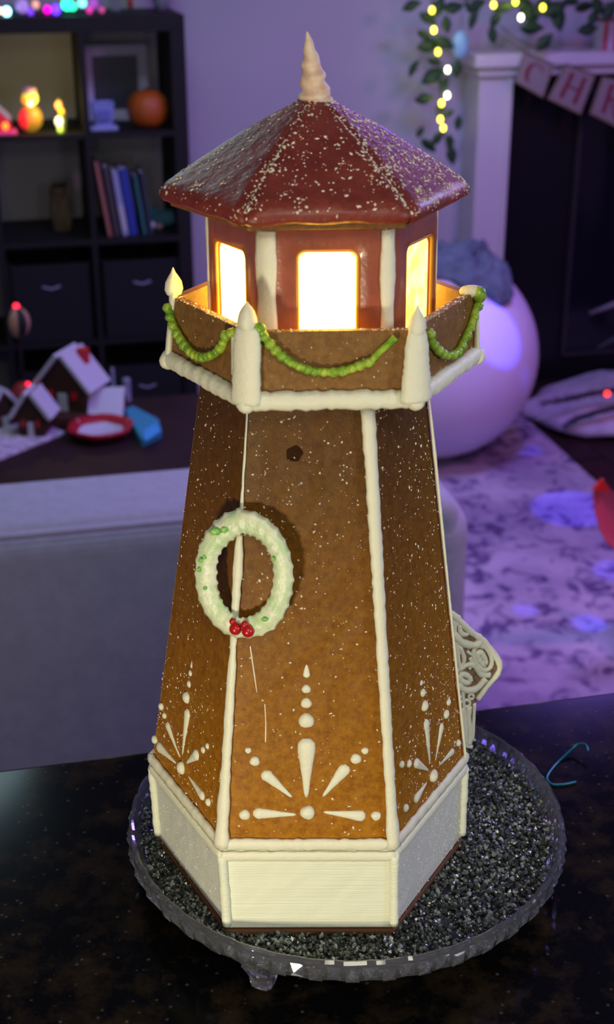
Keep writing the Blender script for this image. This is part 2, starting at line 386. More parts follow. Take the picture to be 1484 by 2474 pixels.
FR, LF, RF = 1, 0, 2
DR = {FR: [((737,1926),(738,1803),20),((739,1598),(739,1629),8),((702,1926),(642,1873),13),((776,1925),(828,1860),14),((712,1968),(622,1964),13),((778,1962),(866,1971),13)],
      LF: [((438,1822),(452,1722),11),((463,1592),(462,1608),5),((432,1828),(404,1752),9),((422,1842),(384,1804),11),((448,1842),(473,1822),12),((452,1873),(486,1921),10)],
      RF: [((1036,1847),(1026,1750),11),((1009,1606),(1011,1630),4),((1048,1842),(1063,1758),9),((1056,1852),(1089,1818),8),((1032,1862),(1002,1845),11),((1028,1892),(1002,1930),10)]}
DT = {FR: [(740,1962,16),(738,1740,17),(738,1698,12),(738,1664,10),(588,1967,12),(905,1971,11),(613,1838,11),(597,1812,7),(857,1833,12),(879,1814,8)],
      LF: [(437,1853,14),(451,1683,13),(457,1651,8),(460,1625,7),(396,1727,7),(388,1705,8),(372,1785,9),(490,1810,8),(500,1801,7),(501,1936,9)],
      RF: [(1042,1876,14),(1022,1707,12),(1018,1675,9),(1015,1651,6),(1074,1727,10),(1080,1698,8),(1104,1797,8),(984,1846,9),(967,1848,8),(976,1953,9)]}
for k in (LF, FR, RF):
    for tip, fat, r in DR[k]: drop(BP[k], tip, fat, r, body[k])
    for x, y, r in DT[k]: dot(BP[k], (x, y), r, body[k])

# icing along the body edges
def edge_line(a, prof, name='edge_icing', out=.0006, flat=.7, shift=0, jit=.10, t0=0, t1=1, n=70):
    A0, B0 = H_b0[a], H_b1[a]; c = Vector((0,0,0)); pts = []; rad = []
    nb = Vector((cos(a*pi/3), sin(a*pi/3), 0)); sd = Vector((-nb.y, nb.x, 0))
    for i in range(n+1):
        t = t0 + (t1-t0)*i/n; p = A0.lerp(B0, t) + nb*out + sd*shift
        r = np.interp(t, [q[0] for q in prof], [q[1] for q in prof])
        pts.append(p + sd*rnd.uniform(-.00015,.00015)); rad.append(r*(1+rnd.uniform(-jit,jit)))
    return MB().tube(pts, rad, 10, flat=flat, up=nb).build(name, ICING, lh, smooth=True)
edge_line(4, [(0,.0052),(.04,.0044),(.2,.0032),(.42,.0026),(.45,.002),(.66,.0032),(.70,.0018),(.8,.0008),(1,.0005)], t1=.985)
edge_line(5, [(0,.0046),(.1,.0034),(.5,.0036),(.8,.0040),(1,.0044)], shift=-.0008, t1=.965)
edge_line(0, [(0,.0016),(.5,.0014),(.8,.0018),(.95,.001),(1,.0006)], shift=-.0022, t1=.99, flat=.6)
edge_line(1, [(0,.0016),(1,.0012)], t1=.99); edge_line(2, [(0,.0016),(1,.0012)], t1=.99)

def ring_line(H, k, r, out, dz, name, n=34, flat=.8, jit=.12, m=ICING, sc=1.0):
    a, b_ = FACES[k]; nb = panel_frame((H[a], H[b_], H[b_]+Vector((0,0,1)), H[a]+Vector((0,0,1))))[1]
    pts = [H[a].lerp(H[b_], -.01+1.02*i/n) + nb*out + Vector((0,0,dz+rnd.uniform(-.0003,.0003))) for i in range(n+1)]
    return MB().tube(pts, [r*(1+rnd.uniform(-jit,jit)) for _ in pts], 10, flat=flat, up=nb).build(name, m, lh, smooth=True)
for k in range(6):
    ring_line(H_b0, k, .0040, .0006, .0012, 'base_icing_ridge', flat=.55)
    ring_line(H_bt, k, .0034, .0012, -.0066, 'base_icing_band', flat=.45, jit=.05)
    ring_line(H_g0, k, .0052, .0006, .0002, 'balcony_icing_edge', flat=.85, jit=.10)
for a in range(6):                        # blobs where the balcony edge lines meet and vertical corner beads on the base
    nb = Vector((cos(a*pi/3), sin(a*pi/3), 0))
    MB().ball(H_g0[a] + nb*.001 + Vector((0,0,-.0008)), .0054, 14, (1,1,1.0), .04).build('corner_icing_blob', ICING, lh, smooth=True)
    MB().tube([H_bb[a].lerp(H_bt[a], t/20) + nb*.0002 for t in range(1, 19)], [.0030*(1+rnd.uniform(-.12,.12)) for _ in range(18)], 10).build('corner_icing_bead', ICING_BRUSH, lh, smooth=True)

# balcony posts
def post(a, w, z0, z1, knob, lean=(0,0), kn=1.0, wp=None):
    nb = Vector((cos(a*pi/3+.04), sin(a*pi/3+.04), 0))
    b0 = H_g0[a] + nb*.0012; b1 = H_g1[a] + nb*.0010
    pts = []; rad = []; N = 22
    for i in range(N+1):
        t = i/N; z = z0 + (z1-z0)*t; p = b0.lerp(b1, (z-H_g0[a].z)/(H_g1[a].z-H_g0[a].z))
        p = Vector((p.x, p.y, z)); ww = w*(1.0+.12*sin(t*7+a)) if wp is None else w*np.interp(t, [0,.2,.5,.8,1], wp)
        pts.append(p + Vector((lean[0]*t, lean[1]*t, 0))); rad.append(ww*(1+rnd.uniform(-.04,.04)))
    o = MB().tube(pts, rad, 14, flat=.55, up=nb).build('balcony_post', ICING, lh, smooth=True)
    top = pts[-1]
    prof = [(.0030,-.003),(.0050,0),(.0056,.003),(.0050,.006),(.0042,.0085),(.0030,.0105),(.0014,.0125),(.0003,.0142)]
    if knob == 'acorn': MB().lathe([(r*kn, z*kn) for r, z in prof], 16, top, wob=lambda q, r, z: 1+.06*sin(3*q)).build('knob', ICING, o, smooth=True)
    if knob == 'point': MB().lathe([(.0040*kn,-.002),(.0052*kn,.001),(.0046*kn,.005),(.0030*kn,.008),(.0014*kn,.0105),(.0002,.0135)], 14, top, wob=lambda q, r, z: 1+.1*sin(2*q)).build('knob', ICING, o, smooth=True)
    if knob == 'lump': MB().ball(top + Vector((-.003,0,.001)), .005, 12, (1.5,1,.75), .06).build('knob', ICING, o, smooth=True)
    return o
post(4, .0080, .3735, .4140, 'acorn', (.001,0), .95, (1.12,1.05,1,1.0,.8))
post(5, .0084, .3735, .4115, 'point', (.001,0), .95, (1.2,1.08,.95,.85,.6))
post(3, .0044, .3735, .4140, 'point', (.003,0), 1.0, (1.0,.9,.85,.9,1.2))
post(0, .0032, .3735, .4105, 'lump', (0,0), 1.0, (1.3,1,.85,.85,1))
post(1, .004, .3735, .4130, 'acorn'); post(2, .004, .3735, .4130, 'acorn')
# thin second strip of icing beside the front left post
MB().tube([hit(566, y, GP[LF], .0012) for y in range(800, 905, 8)], [.0017]*14, 8, flat=.6, up=panel_frame(GP[LF])[1]).build('icing_strip', ICING, lh, smooth=True)

# garlands: a piped cord carrying round beads
def garland(k, px, r0=10, bead=True, n=16):
    P = GP[k]; nb = panel_frame(P)[1]
    pts = [hit(x, y, P, .0022) for x, y in px]
    # resample with catmull
    dense = []
    for i in range(len(pts)-1):
        p0, p1, p2, p3 = pts[max(i-1,0)], pts[i], pts[i+1], pts[min(i+2, len(pts)-1)]
        for s_ in range(8):
            t = s_/8; dense.append(.5*((2*p1)+(-p0+p2)*t+(2*p0-5*p1+4*p2-p3)*t*t+(-p0+3*p1-3*p2+p3)*t**3))
    dense.append(pts[-1])
    rr = r0/local_px(pts[0])
    o = MB().tube(dense, [rr*1.0*(1+rnd.uniform(-.1,.1)) for _ in dense], 8, up=nb).build('garland', GARL, lh, smooth=True)
    o['label'] = 'green piped garland swag'
    L = [0]
    for i in range(1, len(dense)): L.append(L[-1] + (dense[i]-dense[i-1]).length)
    if bead:
        for i in range(n):
            s_ = L[-1]*(i+.4)/n; j = min(range(len(L)), key=lambda q: abs(L[q]-s_))
            MB().ball(dense[j] + nb*.0006, rr*rnd.uniform(1.1,1.4), 12, (1,1,.95), .09).build('bead', GARL, o, smooth=True)
garland(FR, [(628,785),(645,818),(672,850),(705,875),(745,893),(790,899),(835,895),(880,880),(905,872)], 10, n=15)
garland(FR, [(900,872),(920,850),(940,832),(958,816)], 9, bead=False)
garland(LF, [(408,735),(418,775),(437,815),(462,848),(490,862),(518,855),(540,835),(548,812),(568,800)], 9.5, n=17)
garland(RF, [(1040,800),(1048,832),(1068,855),(1090,860),(1110,850),(1125,822),(1142,785),(1152,752),(1163,728)], 10, n=12)
MB().ball(H_g1[0] + Vector((.002,-.001,-.001)), .0045, 12, (1,1,1.1), .05).build('bead', GARL, lh, smooth=True)

# cabin walls with rounded window holes
def rrect(u0, u1, v0, v1, r, n=6):
    out = []
    for cx, cy, a0 in ((u1-r, v0+r, -pi/2), (u1-r, v1-r, 0), (u0+r, v1-r, pi/2), (u0+r, v0+r, pi)):
        for i in range(n+1): a = a0 + pi/2*i/n; out.append((cx + r*cos(a), cy + r*sin(a)))
    return out
def cabin_wall(k, pane_m):
    bl, br, tr, tl = CP[k]; w = (br-bl).length; h = (tl-bl).length; ux = (br-bl)/w; vx = (tl-bl)/h; n = ux.cross(vx).normalized()
    W0 = lambda u, v, d: bl + ux*u + vx*v + n*d
    m_ = .0018
    win = (w*.235, w*.765, h*.13, h*.835)
    if k == FR: win = (w*.255, w*.745, h*.13, h*.845)
    if k == LF: win = (w*.15, w*.67, h*.08, h*.80)
    if k == RF: win = (w*.34, w*.90, h*.12, h*.815)
    hole = rrect(*win, .0042); inner = rrect(win[0]+.0012, win[1]-.0012, win[2]+.0012, win[3]-.0012, .0052)
    outer = rrect(m_, w-m_, 0.0003, h, .0045); big = rrect(m_-.0012, w-m_+.0012, 0.0001, h+.001, .0045)
    lip = rrect(win[0]-.0016, win[1]+.0016, win[2]-.0016, win[3]+.0016, .007)
    loops = [(outer, -.0050), (big, -.0042), (big, -.0012), (outer, 0), (lip, .0004), (hole, -.0006), (inner, -.0032), (inner, -.0050), (outer, -.0050)]
    N = len(hole); vs = [W0(u, v, d) for L, d in loops for u, v in L]
    fs = [(i*N+j, i*N+(j+1) % N, (i+1)*N+(j+1) % N, (i+1)*N+j) for i in range(len(loops)-1) for j in range(N)]
    o = MB().add(vs, fs).build('cabin_wall', CABIN, lh, smooth=True)
    pv = [W0(u, v, -.0030) for u, v in inner] + [W0(u, v, -.0042) for u, v in inner]
    MB().add(pv, [tuple(range(N)), tuple(range(2*N-1, N-1, -1))] + [(j, j+N, (j+1) % N+N, (j+1) % N) for j in range(N)]).build('window_pane', pane_m, o)
    fr = [W0(u, v, -.0012) for u, v in hole]; fr = fr + [fr[0]]
    f = MB().tube(fr, .0011, 8, cap=False).build('lit_reveal_rim', EDGE, o, smooth=True); f['label'] = 'amber rim around the lit pane, window glow put into its colour'
    return o
EDGE = mat('lit_reveal_amber', (.9, .45, .04), .25, .5, trans=.5)  # window glow on the reveal, put into the rim colour
for k in range(6): cabin_wall(k, PANE_R if k == RF else PANE_F)
for a, r, m in ((4, .0060, ICING), (5, .0044, ICING), (3, .003, ICING), (0, .0025, ICING), (1, .003, ICING), (2, .003, ICING)):
    nb = Vector((cos(a*pi/3+.034), sin(a*pi/3+.034), 0))
    MB().tube([H_c0[a].lerp(H_c1[a], t/16*.97) - nb*.0016 for t in range(17)], [r*(1+.1*sin(t*.8+a)+rnd.uniform(-.04,.04)) for t in range(17)], 10, flat=.5, up=nb).build('cabin_seam_icing', m, lh, smooth=True)
# lamp inside the cabin: light leaks between walls and roof
l = bpy.data.lights.new('cabin_lamp', 'POINT'); l.energy = .35; l.color = (1, .68, .2); l.shadow_soft_size = .01
lo = bpy.data.objects.new('cabin_lamp', l); COL.objects.link(lo); lo.location = l2w(Vector((-.0178, -.0204, .44)))

# roof: under board and six pillowy panels
ROFF = (-.0216, -.0203); RROT = .0764
apex = Vector((ROFF[0]-LC.x, ROFF[1]-LC.y, .5215))
hexslab(hexa(ROFF, .0800, .465, RROT), .4655, .4622, 1.0, 'roof_underboard', GINGER_S, .0008)
def roof_pt(k, u, v, d=0.0):
    """u across the panel 0..1, v: 0 eave .. 1 apex, on the outer skin"""
    a, b_ = FACES[k]
    prof = [(0.0,.0815,.4652),(.03,.0856,.4655),(.06,.0876,.4678),(.10,.0870,.4715),(.15,.0835,.4755),(.35,.0625,.4885),(.6,.0380,.5030),(.85,.0132,.5155),(1,.0030,.5205)]
    r = np.interp(v, [p[0] for p in prof], [p[1] for p in prof]); z = np.interp(v, [p[0] for p in prof], [p[2] for p in prof])
    va = Vector((cos(a*pi/3+RROT), sin(a*pi/3+RROT), 0)); vb = Vector((cos(b_*pi/3+RROT), sin(b_*pi/3+RROT), 0))
    p = va.lerp(vb, u)*r; nb = (va+vb).normalized()
    ridge = (1-min(1, min(u, 1-u)/.10))**2
    bul = .0011*sin(pi*u)*(1-v)
    p = p*(1 - .035*(1-min(1, min(u,1-u)/.06))**2*(1-v)) + nb*bul
    return Vector((apex.x+p.x, apex.y+p.y, z + d + bul*.8 - .0012*ridge*(v > .08)))
roof = []
for k in range(6):
    nu, nv = 20, 34; vs = []; fs = []
    VV = [0,.015,.03,.045,.06,.08,.10,.125,.15] + [.15+.85*(i+1)/25 for i in range(25)]
    for v in VV:
        for i in range(nu+1):
            p = roof_pt(k, i/nu, v)
            vs.append(p + Vector((0,0,rnd.uniform(-.00015,.00015)+.0004*sin(i*.9+v*17+k*2)*(v < .2))))
    nvv = len(VV); vs += [roof_pt(k, i/nu, 0)*1.0 + Vector((0,0,.001)) for i in range(nu+1)]
    for j in range(nvv-1): fs += [(j*(nu+1)+i, j*(nu+1)+i+1, (j+1)*(nu+1)+i+1, (j+1)*(nu+1)+i) for i in range(nu)]
    # back skin just under the board line so that the panel is closed
    B = len(vs); a, b_ = FACES[k]
    inn = [Vector((apex.x, apex.y, .5150)), roof_pt(k, 0, .15) - Vector((0,0,.0085)), roof_pt(k, 1, .15) - Vector((0,0,.0085))]
    vs += inn; fs += [(B, B+1, B+2)] + [(B+1, i, i+1) for i in range(0)] 
    fs += [tuple([B+1] + list(range(0, nu+1)) + [B+2])]
    roof.append(MB().add(vs, fs).build('roof_panel', ROOFM, lh, smooth=True))
# spiral tip
sp = MB(); cxy = apex + Vector((.0002,0,0)); N = 120; pts = []; rad = []
prof = []
for i in range(40):
    t = i/39; z = t*.0355; r = .0083*(1-t)**.80*(1+.10*abs(sin(t*pi*6.5))) + .0003
    prof.append((r, z))
vs = []; n = 20
for i, (r, z) in enumerate(prof):
    for q in range(n):
        a = 2*pi*q/n; rr = r*(1+.10*sin(a*1 - z*760)); vs.append(cxy + Vector((rr*cos(a) - .0045*(z/.0355)**1.2, rr*sin(a), -.0050+z)))
fs = [(i*n+q, i*n+(q+1) % n, (i+1)*n+(q+1) % n, (i+1)*n+q) for i in range(39) for q in range(n)] + [tuple(range(n-1,-1,-1)), tuple(39*n+q for q in range(n))]
t_ = sp.add(vs, fs).build('spiral_finial', CREAM, lh, smooth=True)
MB().ball(cxy + Vector((.001,0,-.0042)), .0088, 16, (1,1,.35), .03).build('finial_base', CREAM, lh, smooth=True)

# wreath on the front left edge
wn = Vector((cos(radians(252)), sin(radians(252)), .13)).normalized()
w0 = H_b0[4].lerp(H_b1[4], .52) + wn*.0045
def whit(px, py, off=0):
    d = lray(px, py); t = (w0 + wn*off - LCAM).dot(wn)/d.dot(wn); return LCAM + d*t
ctrl = [(590,1260,30),(640,1283,27),(672,1330,25),(683,1390,25),(672,1450,25),(640,1498,27),(590,1515,25),(545,1500,27),(508,1452,26),(496,1392,27),(504,1330,27),(540,1282,30)]
NN = 180; pts = []; rad = []
for i in range(NN):
    q = i/NN*12; j = int(q); t = q-j; g = lambda m: ctrl[(j+m) % 12]
    P_ = [(.5*((2*g(0)[c])+(-g(-1)[c]+g(1)[c])*t+(2*g(-1)[c]-5*g(0)[c]+4*g(1)[c]-g(2)[c])*t*t+(-g(-1)[c]+3*g(0)[c]-3*g(1)[c]+g(2)[c])*t**3)) for c in range(3)]
    pts.append(whit(P_[0], P_[1])); rad.append(P_[2])
vs = []; sg = 16
for i in range(NN):
    p = pts[i]; t = (pts[(i+1) % NN]-pts[i-1]).normalized(); c = t.cross(wn).normalized(); r = rad[i]/local_px(p)
    for q in range(sg):
        a = 2*pi*q/sg; ruf = .99 + .17*(abs(cos(i*pi/NN*26+ (0 if cos(a) > 0 else .8)))**5-.22)*abs(cos(a))**3 + .10*cos(5*a+i*.05)
        vs.append(p + c*(cos(a)*r*ruf) + wn*(sin(a)*r*.52*(1+.05*sin(i*pi/NN*52+a*2)+.10*cos(6*a+i*.11))))
fs = [(i*sg+q, i*sg+(q+1) % sg, ((i+1) % NN)*sg+(q+1) % sg, ((i+1) % NN)*sg+q) for i in range(NN) for q in range(sg)]
wr = MB().add(vs, fs).build('wreath', WREATH, lh, smooth=True); wr['label'] = 'pale green piped icing wreath'
for x, y, r in ((568,1518,15),(598,1524,15),(561,1500,8),(590,1508,9)):
    MB().ball(whit(x, y, .0038), r/4000, 12, (1,1,1), .03).build('berry', BERRY, wr, smooth=True)
for x, y, r, sx in ((523,1283,10,1.6),(543,1279,8,1.3),(485,1352,6,1),(481,1375,6,1),(494,1345,5,1),(495,1420,5,1),(640,1496,6,1.4),(660,1350,5,1)):
    MB().ball(whit(x, y, .0036), r/4000, 10, (sx,.6,.9), .12).build('green_smear', WSTAIN, wr, smooth=True)

# small hole as a dark raised disc, and thin sugar scratches
c0 = hit(713, 1095, BP[FR]); n_ = panel_frame(BP[FR])[1]; Mq = n_.to_track_quat('Z', 'Y').to_matrix()
o = MB().lathe([(.0050,-.0001),(.0046,.0008),(.0034,.0011),(.0024,.0009),(.0002,.0009)], 18, c0 + n_*.0002, Mq, wob=lambda a, r, z: 1+.07*sin(2*a)+.09*sin(5*a+1)+.06*sin(9*a)).build('crumbled_hole', PITM, body[FR]); o['label'] = 'small dark crumbly hole'
for q in ([(603,1560),(610,1610),(619,1672)], [(638,1700),(640,1745),(639,1792)]):
    MB().tube([hit(x, y, BP[FR], .0001) for x, y in q], .0004, 6).build('sugar_scratch', FLAKE, body[FR])

# sugar flakes: real little chips, one joined part per surface
def flakes(name, parent, sampler, count, smin, smax, m=FLAKE, el=1.8):
    mb = MB()
    for _ in range(count):
        r = sampler()
        if r is None: continue
        p, n = r; t = n.orthogonal().normalized(); q = rnd.uniform(0, 2*pi); b2 = n.cross(t)
        u = t*cos(q)+b2*sin(q); v = n.cross(u); s = smin*(smax/smin)**(rnd.random()**1.6); e = rnd.uniform(1, el); K = rnd.choice((4,5))
        ring = [p + u*(cos(2*pi*k/K)*s*e*rnd.uniform(.6,1.2)) + v*(sin(2*pi*k/K)*s*rnd.uniform(.5,1.2)) - n*.0001 for k in range(K)]
        mb.add(ring + [p + n*(s*rnd.uniform(.35,.7))], [(k, (k+1) % K, K) for k in range(K)])
    o = mb.build(name, m, parent); o['kind'] = 'stuff'; return o
def on_panel(P, dens, off=.0002):
    bl, br, tr, tl = P; n = panel_frame(P)[1]
    def f():
        for _ in range(40):
            u, v = rnd.random(), rnd.random()
            if rnd.random() < dens(u, v): return ((bl*(1-u)+br*u)*(1-v)+(tl*(1-u)+tr*u)*v + n*off, n)
    return f
nz = lambda u, v, s: .5+.5*sin(s*u*3.1+1.3*sin(s*v*2.3))*sin(s*v*2.7+1.1*sin(s*u*1.9))
flakes('sugar_dust', body[FR], on_panel(BP[FR], lambda u, v: (.10+.55*nz(u,v,6)**2)*(1.0 if .5 < v < .95 else .5)), 560, .00022, .0008)
flakes('sugar_dust', body[LF], on_panel(BP[LF], lambda u, v: (.25+.5*nz(u,v,5)**2)*(1.6 if v < .3 else .5)*(1.3-u)), 560, .00022, .0009)
flakes('sugar_dust', body[RF], on_panel(BP[RF], lambda u, v: (.25+.6*nz(u,v,7)**2)*(.5+u*(1.8 if v < .3 else .3))), 1000, .00022, .0009)
flakes('sugar_dust', balc[FR], on_panel(GP[FR], lambda u, v: .6), 70, .0002, .0006)
flakes('sugar_dust', balc[LF], on_panel(GP[LF], lambda u, v: .6), 36, .0002, .0006)
flakes('sugar_dust', balc[RF], on_panel(GP[RF], lambda u, v: .6), 30, .0002, .0006)
flakes('sugar_dust', base[LF], on_panel(WP[LF], lambda u, v: .7), 240, .0003, .0008, ICING)
flakes('sugar_dust', base[RF], on_panel(WP[RF], lambda u, v: .7), 520, .0003, .0008, ICING)
for k in (LF, FR, RF):                    # on top of balcony walls
    a, b_ = FACES[k]; nb = panel_frame(GP[k])[1]
    def topf():
        u = rnd.random(); return (H_g1[a].lerp(H_g1[b_], u) - nb*rnd.uniform(0,.005) + Vector((0,0,.0001)), Vector((0,0,1)))
    flakes('sugar_dust', balc[k], topf, 110, .0003, .0009)
def roof_s(k, dens):
    def f():
        for _ in range(60):
            u, v = rnd.random(), .06+.94*rnd.random()
            if rnd.random() > (1-v)*1.05 + .05: continue
            if rnd.random() < dens(u, v):
                p = roof_pt(k, u, v); a = roof_pt(k, min(1,u+.02), v) - roof_pt(k, max(0,u-.02), v); c = roof_pt(k, u, min(1,v+.02)) - roof_pt(k, u, max(0,v-.02))
                n = a.cross(c).normalized(); n = n if n.z > 0 else -n
                return (p, n)
    return f
rg = lambda u, w=.07: math.exp(-(min(u,1-u)/w)**2)
flakes('sugar_snow', roof[FR], roof_s(FR, lambda u, v: (.05+.35*nz(u,v,7)**3)*(1 if v > .1 else .3) + (1.0*math.exp(-(u/.06)**2) + 1.0*math.exp(-((1-u)/.06)**2))*(v > .12)), 640, .0003, .0011)
flakes('sugar_snow', roof[LF], roof_s(LF, lambda u, v: .06+.4*nz(u,v,6)**3 + 1.0*math.exp(-(u/.12)**2)*(v > .15) + .4*math.exp(-((1-u)/.05)**2)*(v > .12)), 520, .0003, .0011)
flakes('sugar_snow', roof[RF], roof_s(RF, lambda u, v: (.45+.5*nz(u,v,9))*(1 if v > .09 else .4)), 1300, .0003, .00105)
for k in (3,4,5): flakes('sugar_snow', roof[k], roof_s(k, lambda u, v: .5), 260, .0003, .001)

# lace porch on the right rear face
pd = Vector((cos(radians(30)), sin(radians(30)), 0)); ps = Vector((cos(radians(-60)), sin(radians(-60)), 0))
pc = Vector((0,0,0)) + pd*.088
def pp(x, y): n = ps; d = lray(x, y); q = pc + ps*.022; t = (q-LCAM).dot(n)/d.dot(n); return LCAM + d*t
outl = [(1062,1455),(1085,1480),(1110,1503),(1135,1528),(1160,1545),(1182,1570),(1203,1602),(1200,1628),(1172,1662),(1150,1692),(1145,1760),(1140,1808),(1104,1816),(1080,1812),(1070,1650)]
PO = [pp(*q) for q in outl]
po = MB().prism(PO, -ps*.044).build('porch', mat('porch_cookie', (.16,.085,.045), .6, mottle=(300,(.26,.16,.1),6,.4,.6)), lh, bevel=.0008); po['label'] = 'small porch covered in white lace icing'
def lace(px, r, close=False):
    pts = [pp(*q) + ps*.0006 for q in px]
    if close: pts.append(pts[0])
    d = []
    for i in range(len(pts)-1):
        p0, p1, p2, p3 = pts[max(i-1,0)], pts[i], pts[i+1], pts[min(i+2, len(pts)-1)]
        d += [.5*((2*p1)+(-p0+p2)*t+(2*p0-5*p1+4*p2-p3)*t*t+(-p0+3*p1-3*p2+p3)*t**3) for t in (0,.25,.5,.75)]
    d.append(pts[-1])
    MB().tube(d, [1.45*r/3700*(1+rnd.uniform(-.15,.15)) for _ in d], 8, flat=.7, up=ps).build('lace_icing', ICING, po, smooth=True)
lace(outl[1:10], 6); lace([(1093,1482),(1100,1560),(1112,1650),(1120,1740),(1122,1800)], 4)
lace([(1092,1530),(1112,1552),(1140,1560),(1160,1552)], 7)
circ = lambda cx, cy, rx, ry, rot=0, n=12: [(cx+rx*cos(2*pi*i/n)*cos(rot)-ry*sin(2*pi*i/n)*sin(rot), cy+rx*cos(2*pi*i/n)*sin(rot)+ry*sin(2*pi*i/n)*cos(rot)) for i in range(n)]
lace(circ(1163,1590,21,31,-.35), 5, True); lace(circ(1160,1592,7,16,-.45), 6, True)
lace(circ(1118,1522,9,13,-.5), 4.5, True); lace(circ(1103,1500,6,9), 4, True)
lace([(1096,1560),(1110,1568),(1118,1590),(1114,1610),(1102,1620)], 4.5); lace(circ(1100,1585,6,12,.2), 3, True)
lace([(1100,1655),(1122,1668),(1148,1664),(1170,1640)], 7); lace(circ(1120,1640,14,9,.5), 5.5, True); lace([(1106,1618),(1130,1606),(1146,1612),(1158,1630),(1180,1632)], 5.5)
lace(circ(1124,1700,8,8), 3, True); lace(circ(1135,1684,6,6), 2.6, True); lace(circ(1112,1690,5,7), 2.6, True)
lace([(1130,1708),(1128,1740),(1132,1770),(1130,1800)], 6); lace([(1143,1700),(1141,1740),(1138,1790)], 4); lace([(1112,1712),(1116,1750),(1118,1795),(1136,1806)], 4)
lace([(1132,1590),(1138,1606),(1130,1618)], 3.4); lace([(1126,1574),(1136,1582),(1142,1572)], 3)

# ================================================================== BLACK SUGAR CRYSTALS ON THE PLATE
ico_v = [Vector((a, b_, c)) for a, b_, c in ((0,0,1),(.9,0,.25),(.28,.85,.3),(-.72,.53,.25),(-.72,-.5,.3),(.28,-.85,.25),(.6,.45,-.6),(-.25,.75,-.6),(-.8,0,-.6),(-.25,-.75,-.6),(.6,-.45,-.6))]
ico_f = [(0,1,2),(0,2,3),(0,3,4),(0,4,5),(0,5,1),(1,6,2),(2,7,3),(3,8,4),(4,9,5),(5,10,1),(1,10,6),(2,6,7),(3,7,8),(4,8,9),(5,9,10),(6,10,9,8,7)]
IV = np.array([tuple(v) for v in ico_v]); rs = np.random.RandomState(3)
def in_body(x, y):
    x -= LC.x; y -= LC.y
    return all(abs(x*cos(k*pi/3+pi/6)+y*sin(k*pi/3+pi/6)) < .088 for k in range(3))
V = []; Fs = []; cnt = 0; base_i = 0
while cnt < 11500:
    r = .1445*sqrt(rs.rand()); a = rs.rand()*2*pi; x, y = r*cos(a), r*sin(a)
    if in_body(x, y): continue
    z = .0268 + .0022*rs.rand() + (.002 if r > .138 else 0)*rs.rand(); s = .00095 + .0013*rs.rand()**2
    q = rs.randn(4); q /= np.linalg.norm(q); w_, x_, y_, z_ = q
    R = np.array([[1-2*(y_*y_+z_*z_),2*(x_*y_-z_*w_),2*(x_*z_+y_*w_)],[2*(x_*y_+z_*w_),1-2*(x_*x_+z_*z_),2*(y_*z_-x_*w_)],[2*(x_*z_-y_*w_),2*(y_*z_+x_*w_),1-2*(x_*x_+y_*y_)]])
    V.append((IV*(1+.3*(rs.rand(11,1)-.5)))*np.array([1.25,.95,.8])*s @ R.T + np.array([x, y, z]))
    Fs += [tuple(i+base_i for i in f) for f in ico_f]; base_i += 11; cnt += 1
gm = mat('black_sugar', (.012,.016,.014), .22, .7, island=(.27,.31,.27))
me = bpy.data.meshes.new('black_sugar_crystals'); me.from_pydata(np.concatenate(V).tolist(), [], Fs); me.materials.append(gm)
gv = bpy.data.objects.new('black_sugar_crystals', me); COL.objects.link(gv); gv.rotation_euler = (0,0,-A)
tag(gv, 'coarse black and grey sugar crystals covering the glass cake stand', 'sugar crystals', kind='stuff')
bed = MB().lathe([(.0005,.0270),(.130,.0270),(.1375,.0275),(.1385,.0245),(.130,.0236),(.0005,.0236)], 64).build('crystal_bed', mat('sugar_bed', (.006,.007,.006), .6), gv)
bed['kind'] = 'stuff'

# teal wire on the counter
wp_ = [(1418,1818,.006),(1414,1804,.007),(1396,1800,.006),(1380,1812,.003),(1352,1838,.0),(1330,1862,.0),(1319,1882,.0),(1330,1897,0),(1358,1898,0),(1389,1892,0)]
pts = [on_z(x, y, z+.0012) for x, y, z in wp_]; root = pts[5].copy(); d = []
for i in range(len(pts)-1):
    p0, p1, p2, p3 = pts[max(i-1,0)], pts[i], pts[i+1], pts[min(i+2, len(pts)-1)]
    d += [.5*((2*p1)+(-p0+p2)*t+(2*p0-5*p1+4*p2-p3)*t*t+(-p0+3*p1-3*p2+p3)*t**3) for t in (0,.2,.4,.6,.8)]
d.append(pts[-1])
tag(MB().tube(d, .0009, 8).build('ornament_hook', mat('teal_wire', (.0,.18,.24), .3, metal=.3), smooth=True), 'bent teal wire hook lying on the granite beside the cake stand', 'wire hook')

# ================================================================== SOFA
so = empty('sofa', (0, 1.8, FZ), 'light grey fabric sofa seen from behind, beyond the bar', 'sofa')
def rbox(x0, x1, y0, y1, z0, z1, name, m, root, bev, seg=5):
    return MB().box(rel(root, ((x0+x1)/2, (y0+y1)/2, (z0+z1)/2)), (x1-x0, y1-y0, z1-z0)).build(name, m, root, bevel=bev, seg=seg, smooth=False)
rbox(-1.7, .565, 1.34, 1.52, FZ+.06, -.345, 'back_frame', SOFA, so, .035)
rbox(.40, .595, 1.335, 2.15, FZ+.06, -.355, 'arm', SOFA, so, .075, 8)
rbox(-1.7, -1.5, 1.35, 2.15, FZ+.06, -.42, 'arm', SOFA, so, .05)
rbox(-1.5, .40, 1.50, 2.15, FZ+.06, -.72, 'seat_base', SOFA, so, .03)
MB().tube([rel(so, (x, 1.350, -.338)) for x in (-1.65, -1, 0, .40)], .006, 8).build('piping', SOFA, so)
MB().tube([rel(so, (.505, 1.333, z)) for z in (-.47, -.6, -.8, -1.0)], .006, 8).build('piping', SOFA, so)
ctop = on_y(200, 1142, 1.60).z
